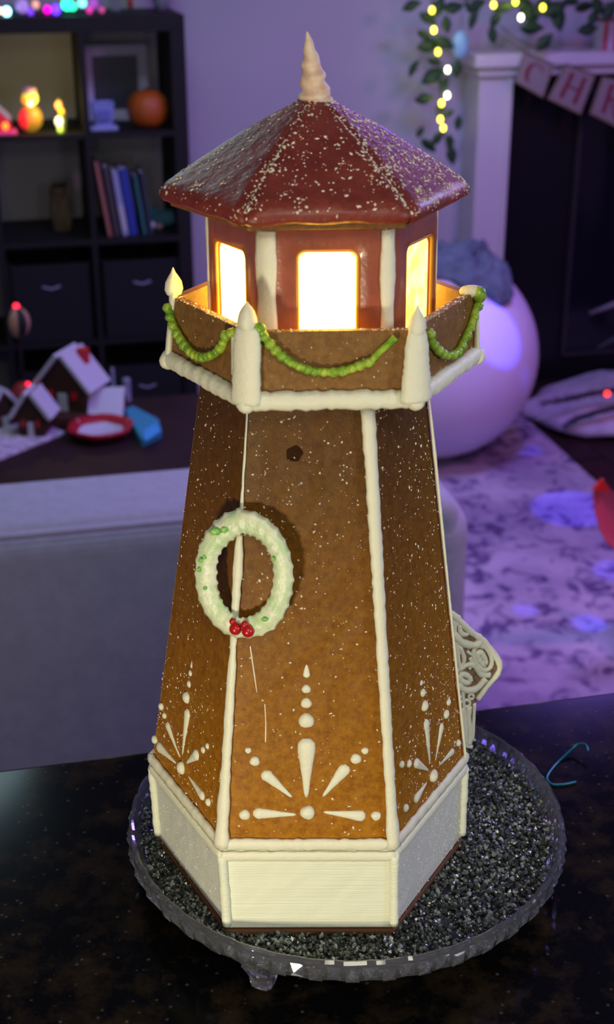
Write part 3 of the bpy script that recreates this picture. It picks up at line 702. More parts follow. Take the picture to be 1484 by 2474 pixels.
for x0, x1 in ((-1.5, -.9), (-.895, -.30), (-.295, .30)):
    rbox(x0, x1, 1.375, 1.61, -.50, ctop, 'back_cushion', SOFA, so, .035, 6)
    rbox(x0, x1, 1.63, 2.16, -.72, -.60, 'seat_cushion', SOFA, so, .04)
for x, y in ((-1.6,1.42),(.48,1.42),(-1.6,2.05),(.48,2.05)): rbox(x-.025, x+.025, y-.025, y+.025, FZ+.018, FZ+.065, 'leg', BLACKM, so, .004)

# ================================================================== RUG, BALL, BEANBAG
tag(MB().box((-.12, 2.42, FZ+.0115), (3.58, 2.70, .011)).build('rug', RUGM, bevel=.003), 'patterned rug with dark floral blotches under the white exercise ball', 'rug')
BR = .358; bq = on_z(1050, 858, FZ+.018+BR)
tag(MB().ball((bq.x, bq.y, FZ+.018+BR), BR, 64).build('exercise_ball', mat('ball_vinyl', (.78,.72,.86), .45, .4), smooth=True), 'large white exercise ball resting on the patterned rug', 'exercise ball')
bc0 = Vector((bq.x, bq.y, FZ+.018+BR)); dirn = (on_y(1135, 650, bq.y-.10) - bc0).normalized(); Q = dirn.to_track_quat('Z', 'Y').to_matrix()
vs = []; nr, na = 14, 44
for s_ in (1, 0):
    for i in range(nr+1):
        for k in range(na):
            a = 2*pi*k/na; th_ = radians(25)*(i/nr)*(1+.16*sin(3*a)+.08*sin(7*a+1))
            hgt = BR + .006 + (.012 + .055*(1-(i/nr)**2)*(.6+.4*sin(5*a+i*.7)*sin(i*.9+a)) + .012*sin(9*a+i))*s_
            vs.append(bc0 + Q @ Vector((sin(th_)*cos(a), sin(th_)*sin(a), cos(th_)))*max(hgt, BR+.004))
M1 = (nr+1)*na; fs = []
for o_ in (0, M1): fs += [(o_+i*na+k, o_+i*na+(k+1) % na, o_+(i+1)*na+(k+1) % na, o_+(i+1)*na+k) for i in range(nr) for k in range(na)]
fs += [(nr*na+k, nr*na+(k+1) % na, M1+nr*na+(k+1) % na, M1+nr*na+k) for k in range(na)]
tag(MB().add(vs, fs).build('crumpled_blanket', mat('blue_grey_plush', (.09,.14,.16), .95, .1, mottle=(30,(.17,.24,.25),5,.35,.65)), smooth=True), 'crumpled blue-grey blanket lying on top of the white exercise ball', 'blanket')

# ================================================================== COFFEE TABLE AND WHAT STANDS ON IT
TZ = -.686
ct = empty('coffee_table', (-.4, 2.7, FZ), 'dark reddish wooden coffee table behind the sofa', 'table')
rbox(-1.1, .36, 2.38, 3.04, TZ-.04, TZ, 'tabletop', DARKWOOD, ct, .006)
for x, y in ((-1.03,2.44),(.30,2.44),(-1.03,2.98),(.30,2.98)): rbox(x-.035, x+.035, y-.035, y+.035, FZ+.018, TZ-.04, 'leg', DARKWOOD, ct, .004)
rbox(-1.0, .27, 2.42, 3.0, FZ+.14, FZ+.16, 'lower_shelf', DARKWOOD, ct, .003)

bw = on_z(245, 1052, TZ); b0 = empty('red_rimmed_bowl', (bw.x, bw.y, TZ), 'shallow white bowl with broad red rim on coffee table', 'bowl')
MB().lathe([(.001,0),(.05,0),(.066,.012),(.084,.03),(.088,.032),(.083,.034),(.062,.018),(.046,.008),(.001,.007)], 40).build('bowl_body', WHITEI, b0, smooth=True)
MB().lathe([(.062,.0195),(.084,.0365),(.090,.034),(.088,.026),(.066,.008),(.064,.012),(.083,.031)], 40, wob=lambda a, r, z: 1+.03*sin(6*a)).build('bowl_rim', mat('deep_red', (.35,.004,.015), .5), b0, smooth=True)
tb = [on_z(x, y, TZ) for x, y in ((300,1005),(345,1082),(392,1058),(385,1030),(325,998))]
ce = sum(tb, Vector())/5; t0 = empty('tissue_pack', ce, 'small teal blue folded pack beside the red rimmed bowl', 'pack')
MB().prism([p-ce for p in tb], (0,0,.026)).build('wrapper', mat('teal_wrap', (.03,.26,.36), .6), t0, bevel=.004)
MB().prism([on_z(x, y, TZ+.026)-ce for x, y in ((348,1040),(352,1066),(390,1042),(378,1022))], (0,0,.003)).build('flap', mat('sky_wrap', (.05,.36,.65), .6), t0, bevel=.001)
pm = [on_z(x, y, TZ) for x, y in ((-60,1010),(20,985),(160,1045),(-40,1125),(-160,1090))]; ce = sum(pm, Vector())/5
tag(MB().prism([p-ce for p in pm], (0,0,.004)).build('place_mat', mat('printed_paper', (.34,.26,.34), .8, mottle=(38,(.62,.55,.68),5,.4,.6))), 'pale patterned paper mat at the left end of coffee table', 'place mat').location = ce

def little_house(loc, w, d, h, rh, rz, label, roofc=WHITEI, over=.025, chim=False):
    r = empty('toy_gingerbread_house', loc, label, 'gingerbread house', 'small houses on the coffee table', rz)
    MB().prism([Vector((-w/2,-d/2,0)), Vector((w/2,-d/2,0)), Vector((w/2,-d/2,h)), Vector((0,-d/2,h+rh*.92)), Vector((-w/2,-d/2,h))], (0,d,0)).build('walls', BROWN, r)
    for s in (-1, 1):
        e = Vector((s*(w/2+over), 0, h - over*rh/(w/2)*.9)); a = Vector((s*.002, 0, h+rh)); y = d/2+over*.5
        nrm = Vector((s*rh, 0, w/2)).normalized()*.012
        P = [Vector((e.x,-y,e.z)), Vector((a.x,-y,a.z)), Vector((a.x,-y,a.z))+nrm, Vector((e.x,-y,e.z))+nrm]
        MB().prism(P, (0,2*y,0)).build('roof_panel', roofc, r, bevel=.002)
    MB().box((0,-d/2-.002,h*.3), (w*.22,.006,h*.6)).build('door', WHITEI, r)
    for s in (-1, 1): MB().box((s*w*.3,-d/2-.002,h*.55), (w*.14,.005,h*.25)).build('window_frame', RED, r)
    if chim: MB().box((w*.28,.02,h+rh*.75), (.028,.028,.05)).build('chimney', RED, r, bevel=.002)
    return r
little_house(Vector((-.055, 2.93, TZ+.03)), .125, .10, .085, .075, -.55, 'tallest dark gingerbread house with broad white roof slab on coffee table', chim=True)
little_house(Vector((-.165, 2.80, TZ)), .07, .07, .075, .05, -.35, 'small gabled gingerbread house left of the tallest one', over=.018)
little_house(Vector((-.265, 2.90, TZ)), .08, .08, .055, .05, .5, 'low gingerbread house at left edge of coffee table', over=.02)
little_house(Vector((.045, 2.90, TZ)), .10, .08, .03, .045, 1.35, 'low white roofed gingerbread house right of the tallest one', over=.02)
tag(MB().box((-.09, 2.90, TZ+.015), (.17,.15,.03)).build('house_plinth', BROWN, bevel=.004), 'dark block plinth raising the tallest small gingerbread house', 'plinth')
for px, py, sz, lab in ((128,1010,.012,'leftmost white icing lump before the small gingerbread houses'),(158,1000,.014,'large white icing lump in front of the tallest small house'),
        (188,1012,.010,'small white icing lump behind the red rimmed bowl'),(222,985,.013,'white icing lump below the low white roofed house'),(252,978,.010,'rightmost white icing lump on the coffee table')):
    p = on_z(px, py, TZ)
    tag(MB().ball((p.x, p.y, TZ+sz*.7), sz, 10, (1.3,1,.75), .15).build('icing_lump', WHITEI, smooth=True), lab, 'icing lump', 'icing lumps on the coffee table')
# ball ornament with a red lamp on top, on a stick stand
bx = Vector((-.19, 3.02, TZ)); ob = empty('striped_ball_lamp', bx, 'dark and gold striped ball on stem with red light at top', 'ornament')
cb = on_y(45, 775, 3.02) - bx
for k in range(8):
    mb = MB(); vs = []; 
    for i in range(9):
        t = -pi/2+pi*i/8
        for j in range(4): a = 2*pi*(k+j/3)/8; vs.append(cb + Vector((.036*cos(t)*cos(a), .036*cos(t)*sin(a), .045*sin(t))))
    mb.add(vs, [(i*4+j, i*4+j+1, (i+1)*4+j+1, (i+1)*4+j) for i in range(8) for j in range(3)]).build('gore', mat('gold_stripe', (.35,.2,.12), .4) if k % 2 else BLACKM, ob, smooth=True)
MB().ball(cb+Vector((0,0,.046)), .009, 8).build('red_bulb', glow('red_glow', (1,.02,.05), 3), ob, smooth=True)
MB().tube([(cb.x,cb.y,0),(cb.x,cb.y,cb.z-.044)], .005, 8).build('stem', BLACKM, ob)
MB().lathe([(.001,0),(.03,0),(.028,.008),(.001,.01)], 16, (cb.x,cb.y,0)).build('base', BLACKM, ob)
for px, h, r, lab in ((300,.065,.012,'short pale glass tube candle at back of coffee table'),(268,.10,.006,'thin tall glass tube beside the pale candle')):
    p = on_z(px, 935, TZ); p.y = min(p.y, 3.02)
    tag(MB().lathe([(.0005,0),(r,0),(r,h),(r*.8,h+.004),(.0005,h+.004)], 14).build('candle', mat('pale_wax', (.22,.25,.33), .4), smooth=False), lab, 'candle').location = (p.x, p.y, TZ)
rp = on_z(57, 915, TZ)
o = empty('red_toy_hat', (-.19, 2.93, TZ), 'small red domed ornament with red light behind the small gabled house', 'ornament')
MB().lathe([(.001,.11),(.018,.105),(.034,.085),(.036,.07),(.02,.065),(.02,0),(.001,0)], 18).build('dome', mat('dull_red', (.22,.01,.008), .6), o, smooth=True)
MB().ball((.016,-.018,.108), .006, 8).build('red_bulb', MATS['red_glow'], o, smooth=True)

# ================================================================== SHELF UNIT
SY0, SY1, P35 = 3.8, 4.19, .35
sh = empty('cube_shelf', (-.15, 4.0, FZ), 'black cube shelving unit against the back wall', 'shelf')
XR = .428; TOP = .336
xs = [XR - .024 - .31*i for i in range(4)]
rbox(xs[-1]-.02, XR, SY0, SY1, TOP-.05, TOP, 'top_board', BLACKM, sh, .002)
rbox(xs[-1]-.02, XR, SY0, SY1, FZ, FZ+.035, 'bottom_board', BLACKM, sh, .002)
for i, x in enumerate(xs):
    w = .024 if i in (0, 3) else .010
    rbox(x-w, x+w, SY0, SY1, FZ+.035, TOP-.05, 'side_board' if i in (0,3) else 'divider', BLACKM, sh, .0015)
for i in range(3):
    for j in (1, 2, 3):
        z = TOP - .02 - P35*j; rbox(xs[i+1]+.009+(.014 if i == 2 else 0), xs[i]-.009-(.014 if i == 0 else 0), SY0, SY1, z-.009, z+.009, 'shelf_board', BLACKM, sh, .001)
Z1 = TOP-.02-P35+.009; Z2 = Z1-P35; Z3 = Z2-P35; Z4 = FZ+.035
for i in range(2):
    for zz, dz in ((Z3, .27), (Z4, .27)):
        xm = (xs[i]+xs[i+1])/2; nm = 'upper' if zz == Z3 else 'lower'; side = 'right' if i == 0 else 'middle'
        r = empty('storage_bin', (xm, 3.99, zz), f'charcoal fabric bin in the {nm} row of the {side} shelf column', 'storage bin', 'dark bins in the cube shelf')
        for nme, c, d_ in (('front_panel',(0,-.165,dz/2),(.26,.01,dz)),('rear_panel',(0,.165,dz/2),(.26,.01,dz)),('side_panel',(-.13,0,dz/2),(.01,.32,dz)),('side_panel',(.13,0,dz/2),(.01,.32,dz)),('bin_floor',(0,0,.006),(.25,.32,.01))):
            MB().box(c, d_).build(nme, DARKBIN, r, bevel=.002)
        MB().tube([(-.03,-.172,dz*.72),(0,-.178,dz*.69),(.03,-.172,dz*.72)], .004, 8).build('handle', MATS['pale_wax'], r)
# right top cell: frame, white box, pumpkin
fx = on_y(255, 200, 4.05); r = empty('picture_frame', (.222, 4.10, Z1), 'white square picture frame with dark picture leaning in shelf top right cell', 'picture frame')
for c, d_ in (((-.095,0,.125),(.036,.012,.25)),((.095,0,.125),(.036,.012,.25)),((0,0,.232),(.154,.012,.036)),((0,0,.018),(.154,.012,.036))):
    MB().box(c, d_).build('frame_rail', mat('lilac_white', (.52,.48,.66), .5), r, bevel=.002)
MB().box((0,.004,.125), (.154,.004,.18)).build('picture', mat('dark_print', (.03,.03,.06), .4), r)
jx = on_y(255, 300, 3.88); r = empty('storage_jar', (jx.x, 3.89, Z1), 'pale blue white open tub in front of the picture frame', 'tub')
MB().prism([Vector((-.045,-.04,0)),Vector((.045,-.04,0)),Vector((.045,.04,0)),Vector((-.045,.04,0))], (0,0,.012)).build('foot_slab', mat('pale_blue', (.32,.38,.68), .5), r, bevel=.002)
MB().lathe([(.001,.012),(.038,.012),(.052,.085),(.055,.088),(.050,.088),(.036,.018),(.001,.018)], 4, M=Matrix.Rotation(pi/4, 3, 'Z')).build('tub_body', mat('pale_blue2', (.25,.30,.66), .5), r)
MB().box((0,-.040,.05), (.045,.003,.03), 0, Matrix.Rotation(radians(-10),3,'X')).build('printed_label', mat('label_blue', (.10,.13,.42), .6), r)
px_ = on_y(362, 262, 3.90); r = empty('pumpkin_ball', (px_.x, 3.90, Z1), 'round orange pumpkin ball on the shelf beside the picture frame', 'pumpkin')
MB().lathe([(.001,0),(.036,.002),(.060,.021),(.069,.056),(.063,.092),(.042,.115),(.014,.122),(.001,.118)], 40, wob=lambda a, r_, z: 1+.02*abs(cos(5*a))).build('pumpkin_body', mat('orange_skin', (.42,.085,.004), .55), r, smooth=True)
MB().tube([(0,0,.116),(.002,0,.128)], .005, 8).build('stem', BROWN, r)
# left top cell figures
def figure(loc, label):
    return empty('snowman_figurine', loc, label, 'figurine')
s0 = on_y(82, 320, 3.87); r = figure((s0.x, 3.87, Z1), 'plump lit snowman figurine with red and gold coat on the shelf')
MB().ball((0,0,.045), .038, 18, (1,1,1.15)).build('coat', mat('gold_coat', (.35,.2,.02), .4, emit=.25, ecol=(.9,.5,.03)), r, smooth=True)
MB().ball((-.018,-.012,.045), .028, 14, (.8,.9,1.25)).build('red_scarf', glow('lit_red', (.9,.03,.04), .5), r, smooth=True)
MB().ball((.003,0,.108), .026, 16).build('head', glow('lit_yellow', (.8,.85,.12), .8), r, smooth=True)
MB().ball((-.014,-.018,.105), .012, 10).build('cheek', glow('lit_orange', (1,.35,.02), .9), r, smooth=True)
MB().ball((.002,-.024,.093), .009, 10).build('chin_lamp', glow('lit_white', (1,.95,.7), 1.6), r, smooth=True)
MB().lathe([(.024,.125),(.026,.132),(.020,.142),(.001,.146)], 16).build('hat', mat('pink_hat', (.75,.4,.35), .6), r, smooth=True)
s1 = on_y(152, 322, 3.85); r = empty('elf_figurine', (s1.x, 3.85, Z1), 'slim curved light-up elf ornament in yellow green and orange', 'figurine')
MB().tube([(0,0,.0),(.006,0,.03),(.008,0,.06),(.003,0,.09),(.0,0,.105)], [.014,.013,.010,.008,.003], 10).build('body', mat('olive_green', (.12,.14,.01), .4, emit=.3, ecol=(.5,.55,.02)), r, smooth=True)
for c, q, nm, m in (((-.002,-.012,.012),.009,'boot_lamp',glow('lit_lime',(.7,1,.1),1.4)),((-.004,-.013,.035),.013,'belly_lamp',MATS['lit_white']),((.007,-.006,.066),.009,'collar_lamp',glow('lit_amber',(1,.5,.02),1.1)),((-.001,-.003,.085),.011,'face_lamp',glow('lit_coral',(1,.3,.1),.9))):
    MB().ball(c, q, 10, (1,1,1.3)).build(nm, m, r, smooth=True)
s2 = on_y(5, 315, 3.85); r = empty('light_up_house', (s2.x, 3.86, Z1), 'small snowy roofed house ornament glowing red in the shelf', 'ornament')
MB().prism([Vector((-.05,-.03,.012)),Vector((.038,-.03,.012)),Vector((.036,-.03,.04)),Vector((-.006,-.03,.075)),Vector((-.05,-.03,.04))], (0,.06,0)).build('walls', mat('house_red', (.5,.01,.02), .5, emit=.35, ecol=(1,.02,.05)), r)
MB().box((-.006,0,.006), (.12,.08,.012)).build('snow_base', mat('pink_snow', (.7,.1,.25), .5, emit=.2, ecol=(1,.05,.3)), r, bevel=.003)
for x in (-.028,.018): MB().ball((x,-.031,.028), .010, 10, (1,.3,1.2)).build('lit_window', glow('window_orange', (1,.25,.03), 2.0), r, smooth=True)
MB().prism([Vector((-.06,-.034,.036)),Vector((-.006,-.034,.085)),Vector((-.006,-.034,.098)),Vector((-.07,-.034,.042))], (0,.068,0)).build('roof_snow', WHITEI, r)
MB().prism([Vector((.030,-.034,.045)),Vector((-.006,-.034,.085)),Vector((-.006,-.034,.098)),Vector((.038,-.034,.052))], (0,.068,0)).build('roof_snow', WHITEI, r)
l = bpy.data.lights.new('house_lamp', 'POINT'); l.energy = .12; l.color = (1,.1,.08); l.shadow_soft_size = .02
q = bpy.data.objects.new('house_lamp', l); COL.objects.link(q); q.location = (s2.x+.09, 3.80, Z1+.05)
l = bpy.data.lights.new('figurine_lamp', 'POINT'); l.energy = .8; l.color = (1,.78,.2); l.shadow_soft_size = .02
q = bpy.data.objects.new('figurine_lamp', l); COL.objects.link(q); q.location = (s1.x-.02, 3.80, Z1+.10)
# second row: vase, books, teal toy
v0 = on_y(155, 560, 4.0); r = empty('pinecone_vase', (v0.x, 4.0, Z2), 'tall knobbly brown pinecone vase in the second shelf row', 'vase')
MB().lathe([(.001,0),(.030,0),(.036,.04),(.034,.09),(.030,.12),(.034,.14),(.03,.145),(.001,.13)], 20, wob=lambda a, r_, z: 1+.12*sin(7*a+z*160)).build('vase_body', mat('pinecone_brown', (.16,.09,.04), .8, mottle=(60,(.07,.04,.02),4,.4,.6)), r)
for k in range(5): MB().ball((.018*cos(k*1.3), .018*sin(k*1.3), .145), .012, 8, (1,1,1.3), .1).build('pinecone', BROWN, r, smooth=True)
for xx, w, hh, tl, colr, lab in ((215,.012,.25,.13,(.36,.13,.10),'tall thin salmon pink book leaning left in the shelf'),(233,.02,.235,.12,(.05,.04,.05),'dark spined book next to the salmon pink book'),(252,.018,.22,.12,(.30,.33,.52),'grey blue and white book leaning among the shelf books'),(272,.028,.225,.12,(.015,.04,.30),'thick dark blue book leaning on the shelf'),(298,.010,.20,.12,(.03,.15,.15),'thin teal book at right end of the row'),(312,.014,.21,.10,(.02,.03,.05),'black book at the far right end of the row')):
    p = on_y(xx+50, 552, 3.93); r = empty('book', (p.x, 3.93, Z2), lab, 'book', 'books in the cube shelf'); r.rotation_euler = (0, -tl, 0)
    m = mat(f'cover_{xx}', colr, .5)
    MB().box((-w/2+.0006,0,hh/2), (.0012,.16,hh)).build('cover', m, r); MB().box((w/2-.0006,0,hh/2), (.0012,.16,hh)).build('cover', m, r)
    MB().box((0,-.0805,hh/2), (w,.0015,hh)).build('spine', m, r); MB().box((0,.002,hh/2), (w-.0026,.15,hh-.008)).build('page_block', WHITEP, r)
    if xx == 252: MB().box((0,-.082,hh*.28), (w*.9,.001,hh*.4)).build('spine_label', WHITEI, r)
t1 = on_y(400, 555, 3.95); r = empty('plush_animal', (t1.x, 3.95, Z2), 'low dark teal plush animal with white patch beside the books', 'plush toy')
MB().ball((0,0,.03), .045, 18, (1.5,1,.66)).build('body', mat('teal_plush', (.03,.09,.12), .9), r, smooth=True)
MB().ball((-.035,-.008,.05), .022, 12, (1.3,1,1.3)).build('head', MATS['teal_plush'], r, smooth=True)
MB().ball((-.045,-.035,.016), .014, 10).build('paw', WHITEI, r, smooth=True); MB().ball((-.02,-.043,.013), .012, 10).build('paw', mat('dull_pink', (.4,.2,.2), .8), r, smooth=True)
# top of the shelf: tinsel, colour bulbs and small glass houses
sl = empty('string_lights', (.0, 3.93, TOP), 'multicoloured string lights strewn along the top of the shelf', 'string lights')
pts = [Vector((-.5+.09*i, .03*sin(i*2.1), .006)) for i in range(10)]
MB().tube(pts, .003, 6).build('wire', LEAFM, sl)
for i, (px, py, colr, st_, rr) in enumerate(((3,22,(1,.55,.3),5,.009),(22,26,(.3,.85,1),7,.013),(60,12,(.5,.3,.8),.5,.02),(92,8,(1,.5,.35),.8,.012),(120,20,(1,.0,.55),2.0,.012),(141,20,(.12,.03,1),3.0,.015),(168,8,(.02,1,.35),4,.017),(182,13,(.03,1,.4),2.5,.012),(205,4,(.2,.9,.9),2.5,.013),(222,22,(.9,.05,.4),.8,.010),(252,22,(.9,.1,.35),.5,.009),(232,6,(.5,.1,.6),.6,.014),(80,26,(.2,.05,.9),1.2,.010))):
    p = on_y(px, py, 3.87) - sl.location; p.z = max(p.z, rr)
    MB().ball(p, rr, 10, (1,1,1.1)).build('bulb', glow(f'bulb_{i}', colr, st_), sl, smooth=True)
for i, (px, w, h, lab, colr) in enumerate(((58,.05,.07,'frosted lilac glass house at left on top of shelf',(.35,.3,.5)),(95,.035,.06,'small rosy glass house among the string lights',(.4,.25,.3)),(245,.04,.07,'frosted violet glass house right of the green bulb',(.3,.2,.38)),(287,.03,.06,'narrow grey glass house near shelf top middle',(.2,.2,.25)))):
    p = on_y(px, 32, 3.95); r = empty('glass_house', (p.x, 3.96, TOP), lab, 'ornament', 'glass houses on top of the shelf')
    gmm = mat(f'frost_{i}', colr, .3, trans=.3)
    MB().box((0,0,h*.35), (w,w*.8,h*.7)).build('walls', gmm, r, bevel=.001)
    MB().prism([Vector((-w*.6,-w*.45,h*.7)),Vector((w*.6,-w*.45,h*.7)),Vector((0,-w*.45,h*1.2))], (0,w*.9,0)).build('roof', gmm, r)
p = on_y(322, 30, 3.93); r = empty('red_bird_ornament', (p.x, 3.93, TOP), 'small dull red bird ornament standing on top of shelf', 'ornament')
MB().ball((0,0,.03), .011, 12, (1,1,1.6)).build('body', mat('red_dull', (.30,.03,.02), .6), r, smooth=True)
MB().tube([(0,0,.045),(.02,0,.055),(.045,0,.058)], [.006,.005,.002], 8).build('tail', MATS['red_dull'], r); MB().tube([(0,0,0),(0,0,.02)], .003, 6).build('leg', BROWN, r)
p = on_y(395, 20, 4.0); r = empty('white_vase', (p.x+.005, 4.02, TOP), 'white curved vase at the right end on top of shelf', 'vase')
MB().lathe([(.001,0),(.02,0),(.03,.03),(.05,.07),(.055,.12),(.03,.16),(.025,.2),(.022,.2),(.001,.1)], 24).build('vase_body', mat('grey_ceramic', (.25,.25,.32), .4), r, smooth=True)
tn = MB()
for i in range(500):
    a = rnd.uniform(0, 2*pi); x = rnd.uniform(-.5,.12); c = Vector((x, rnd.uniform(-.04,.06), rnd.uniform(.004,.03)))
    e = Vector((cos(a), sin(a), rnd.uniform(-.5,1)))*.012; s_ = Vector((-sin(a), cos(a), 0))*.0012
    tn.add([c-e-s_, c-e+s_, c+e+s_, c+e-s_], [(0,1,2,3)])
tn = tn.build('tinsel', mat('tinsel_foil', (.35,.3,.5), .25, metal=.8)); tn.location = (0, 3.93, TOP); tag(tn, 'violet silver tinsel lying under the string lights on the shelf', 'tinsel', kind='stuff')

# ================================================================== FIREPLACE
fp = empty('fireplace', (2.3, 4.1, FZ), 'white mantel fireplace with black surround and glass doors', 'fireplace')
xl0 = on_y(1160, 300, 4.08).x; xl1 = on_y(1240, 300, 4.08).x; MZ = .125
rbox(xl0, xl1, 4.08, 4.24, FZ, MZ, 'pilaster', WHITEP, fp, .004)
rbox(xl1-.022, xl1-.004, 4.068, 4.082, FZ, MZ-.02, 'pilaster_moulding', WHITEP, fp, .003)
rbox(3.0, 3.0+(xl1-xl0), 4.08, 4.24, FZ, MZ, 'pilaster', WHITEP, fp, .004)
rbox(xl0-.04, 3.2, 4.02, 4.24, MZ, MZ+.045, 'mantel_shelf', WHITEP, fp, .006)
rbox(xl0-.015, 3.16, 4.05, 4.24, MZ-.035, MZ, 'mantel_moulding', WHITEP, fp, .008)
rbox(xl1, 3.0, 4.17, 4.24, FZ, MZ-.035, 'slate_surround', HEARTH, fp, .002)
xb = on_y(1385, 580, 4.15).x
for x in (xb, xb+.42, xb+.84): rbox(x-.008, x+.008, 4.145, 4.17, FZ+.12, MZ-.10, 'door_rail', mat('dark_bronze', (.05,.045,.05), .4, metal=.5), fp, .002)
for z in (FZ+.12, MZ-.10): rbox(xb-.008, xb+.85, 4.145, 4.17, z-.008, z+.008, 'door_rail', MATS['dark_bronze'], fp, .002)
for x in (xb+.008, xb+.428): rbox(x, x+.404, 4.155, 4.162, FZ+.13, MZ-.11, 'glass_door', mat('black_glass', (.006,.007,.012), .15), fp, .0)
# hanging ornament, striped box
p = on_y(1118, 110, 4.02); r = empty('hanging_ornament', (p.x, 4.02, p.z), 'pale aqua oval glass ornament hanging beside the leafy garland', 'ornament')
MB().ball((0,0,0), .05, 20, (.62,.4,1)).build('glass_drop', mat('aqua_glass', (.30,.62,.75), .4), r, smooth=True)
MB().tube([(0,0,.045),(0,0,.30)], .0012, 6).build('thread', LEAFM, r)
p = on_y(1470, 120, 4.1); r = empty('striped_box', (p.x+.03, 4.12, MZ+.045), 'white box with red vertical stripes and brown top on mantel', 'box')
MB().box((0,0,.05), (.11,.08,.10)).build('box_body', WHITEI, r, bevel=.002); MB().box((0,0,.106), (.12,.085,.014)).build('lid', mat('tan_card', (.22,.14,.1), .7), r, bevel=.002)
for x in (-.045,-.003,.04): MB().box((x,-.041,.05), (.014,.003,.10)).build('stripe', RED, r)

# leafy garland with warm bulbs, along the mantel and down the wall
gl = empty('leaf_garland', (1.45, 4.0, .1), 'green leafy garland with small yellow lights hanging left of fireplace', 'garland')
g3 = lambda x, y, Y=3.98: on_y(x, y, Y) - gl.location
MB().tube([g3(*q) for q in ((1052,-40),(1050,20),(1058,90),(1066,160),(1068,220),(1076,280),(1082,340),(1088,372))], .003, 6).build('stem', LEAFM, gl)
MB().tube([g3(*q) for q in ((1050,-20),(1110,-5),(1170,5),(1250,10),(1330,10),(1400,15),(1500,10))], .003, 6).build('stem', LEAFM, gl)
MB().tube([g3(*q) for q in ((1215,65),(1250,95),(1290,115),(1318,118))], .0022, 6).build('stem', LEAFM, gl)
def leaf(x, y, L, ang, wd=.55, yaw=0):
    c = g3(x, y, 3.98+rnd.uniform(-.03,.02)); s = 1.25*L/3516*4.75/2
    R = Matrix.Rotation(-radians(ang), 3, 'Y') @ Matrix.Rotation(rnd.uniform(-.5,.5), 3, 'X')
    st_ = []
    for t, w in ((-1,.08),(-.5,.75),(0,1),(.5,.7),(1,.05)):
        for q in (-1,0,1): st_.append(c + R @ Vector((t*s, (-.12 if q == 0 else .05)*s - .15*s*t*t, q*w*wd*s)))
    st2 = [p + Vector((0,.0015,0)) for p in st_]
    fs = []
    for i in range(4):
        for j in range(2): a = i*3+j; fs += [(a,a+1,a+4,a+3), (15+a,15+a+3,15+a+4,15+a+1)]
    bd = [0,1,2,5,8,11,14,13,12,9,6,3]; fs += [(bd[i], bd[(i+1) % 12], 15+bd[(i+1) % 12], 15+bd[i]) for i in range(12)]
    MB().add(st_+st2, fs).build('leaf', LEAFM, gl, smooth=True)
for a in ((1005,166,40,60),(1040,112,52,10),(1078,105,50,-20),(1110,168,38,80),(1052,185,60,30),(1030,240,46,5),(1078,205,36,60),(1068,262,34,70),(1112,298,34,85),(1062,335,40,50),(1092,345,36,95),(1040,352,44,-40),(1096,375,46,100),(1000,15,44,20),(1040,45,44,-30),(1064,20,50,60),(1085,60,38,100),(1100,20,50,10),(1150,48,46,70),(1160,12,40,20),(1196,85,40,100),(1204,48,44,60),(1225,20,52,10),(1280,25,60,110),(1290,70,55,0),(1318,15,52,60),(1345,25,62,20),(1356,45,58,100),(1321,105,50,45),(1418,20,48,10),(1450,15,44,120),(1425,75,48,10),(1478,30,50,60),(1262,5,50,150),(1385,5,40,0),(1030,85,36,150),(1088,275,30,20),(1020,320,28,60),(1055,150,34,160),(1140,20,36,130),(1300,42,36,70),(1440,45,40,60)):
    leaf(*a)
YB = glow('warm_bulb', (1,.78,.05), 6); WB = glow('white_bulb', (1,.98,.75), 7)
for x, y, m in ((1050,26,YB),(1054,74,YB),(1064,127,YB),(1087,170,WB),(1086,232,WB),(1072,251,YB),(1069,290,YB),(1076,311,YB),(1199,14,YB),(1252,6,YB),(1265,45,WB),(1318,21,YB)):
    MB().ball(g3(x, y, 3.945), .0085, 10, (1,1,1.35)).build('light_bulb', m, gl, smooth=True)
for x, y in ((1060,75),(1075,250),(1250,20)):
    l = bpy.data.lights.new('garland_glow', 'POINT'); l.energy = .22; l.color = (1,.8,.25); l.shadow_soft_size = .02
    q = bpy.data.objects.new('garland_glow', l); COL.objects.link(q); q.location = on_y(x, y, 3.93)

# letter banner across the fireplace
bn = empty('letter_banner', (1.85, 4.0, .1), 'cream card bunting with red letters strung across the fireplace', 'banner')
CARD = mat('cream_card', (.27,.24,.22), .8); CARDE = mat('kraft_edge', (.22,.17,.11), .8); INK = mat('red_ink', (.20,.012,.03), .6)
b3 = lambda x, y, d=0: on_y(x, y, 3.99-d) - bn.location
cards = [([(1272,128),(1345,160),(1318,240),(1248,200)], 'C'), ([(1374,155),(1446,184),(1408,281),(1328,242)], 'H'), ([(1462,186),(1540,205),(1508,318),(1430,278)], 'R')]
strokes = {'C': [[(.75,.30),(.62,.16),(.45,.14),(.30,.26),(.24,.50),(.28,.74),(.42,.86)]], 'H': [[(.28,.12),(.28,.88)],[(.74,.12),(.74,.88)],[(.28,.5),(.74,.5)]], 'R': [[(.32,.1),(.32,.9)],[(.32,.12),(.62,.14),(.7,.28),(.6,.44),(.32,.48)],[(.45,.48),(.74,.9)]]}
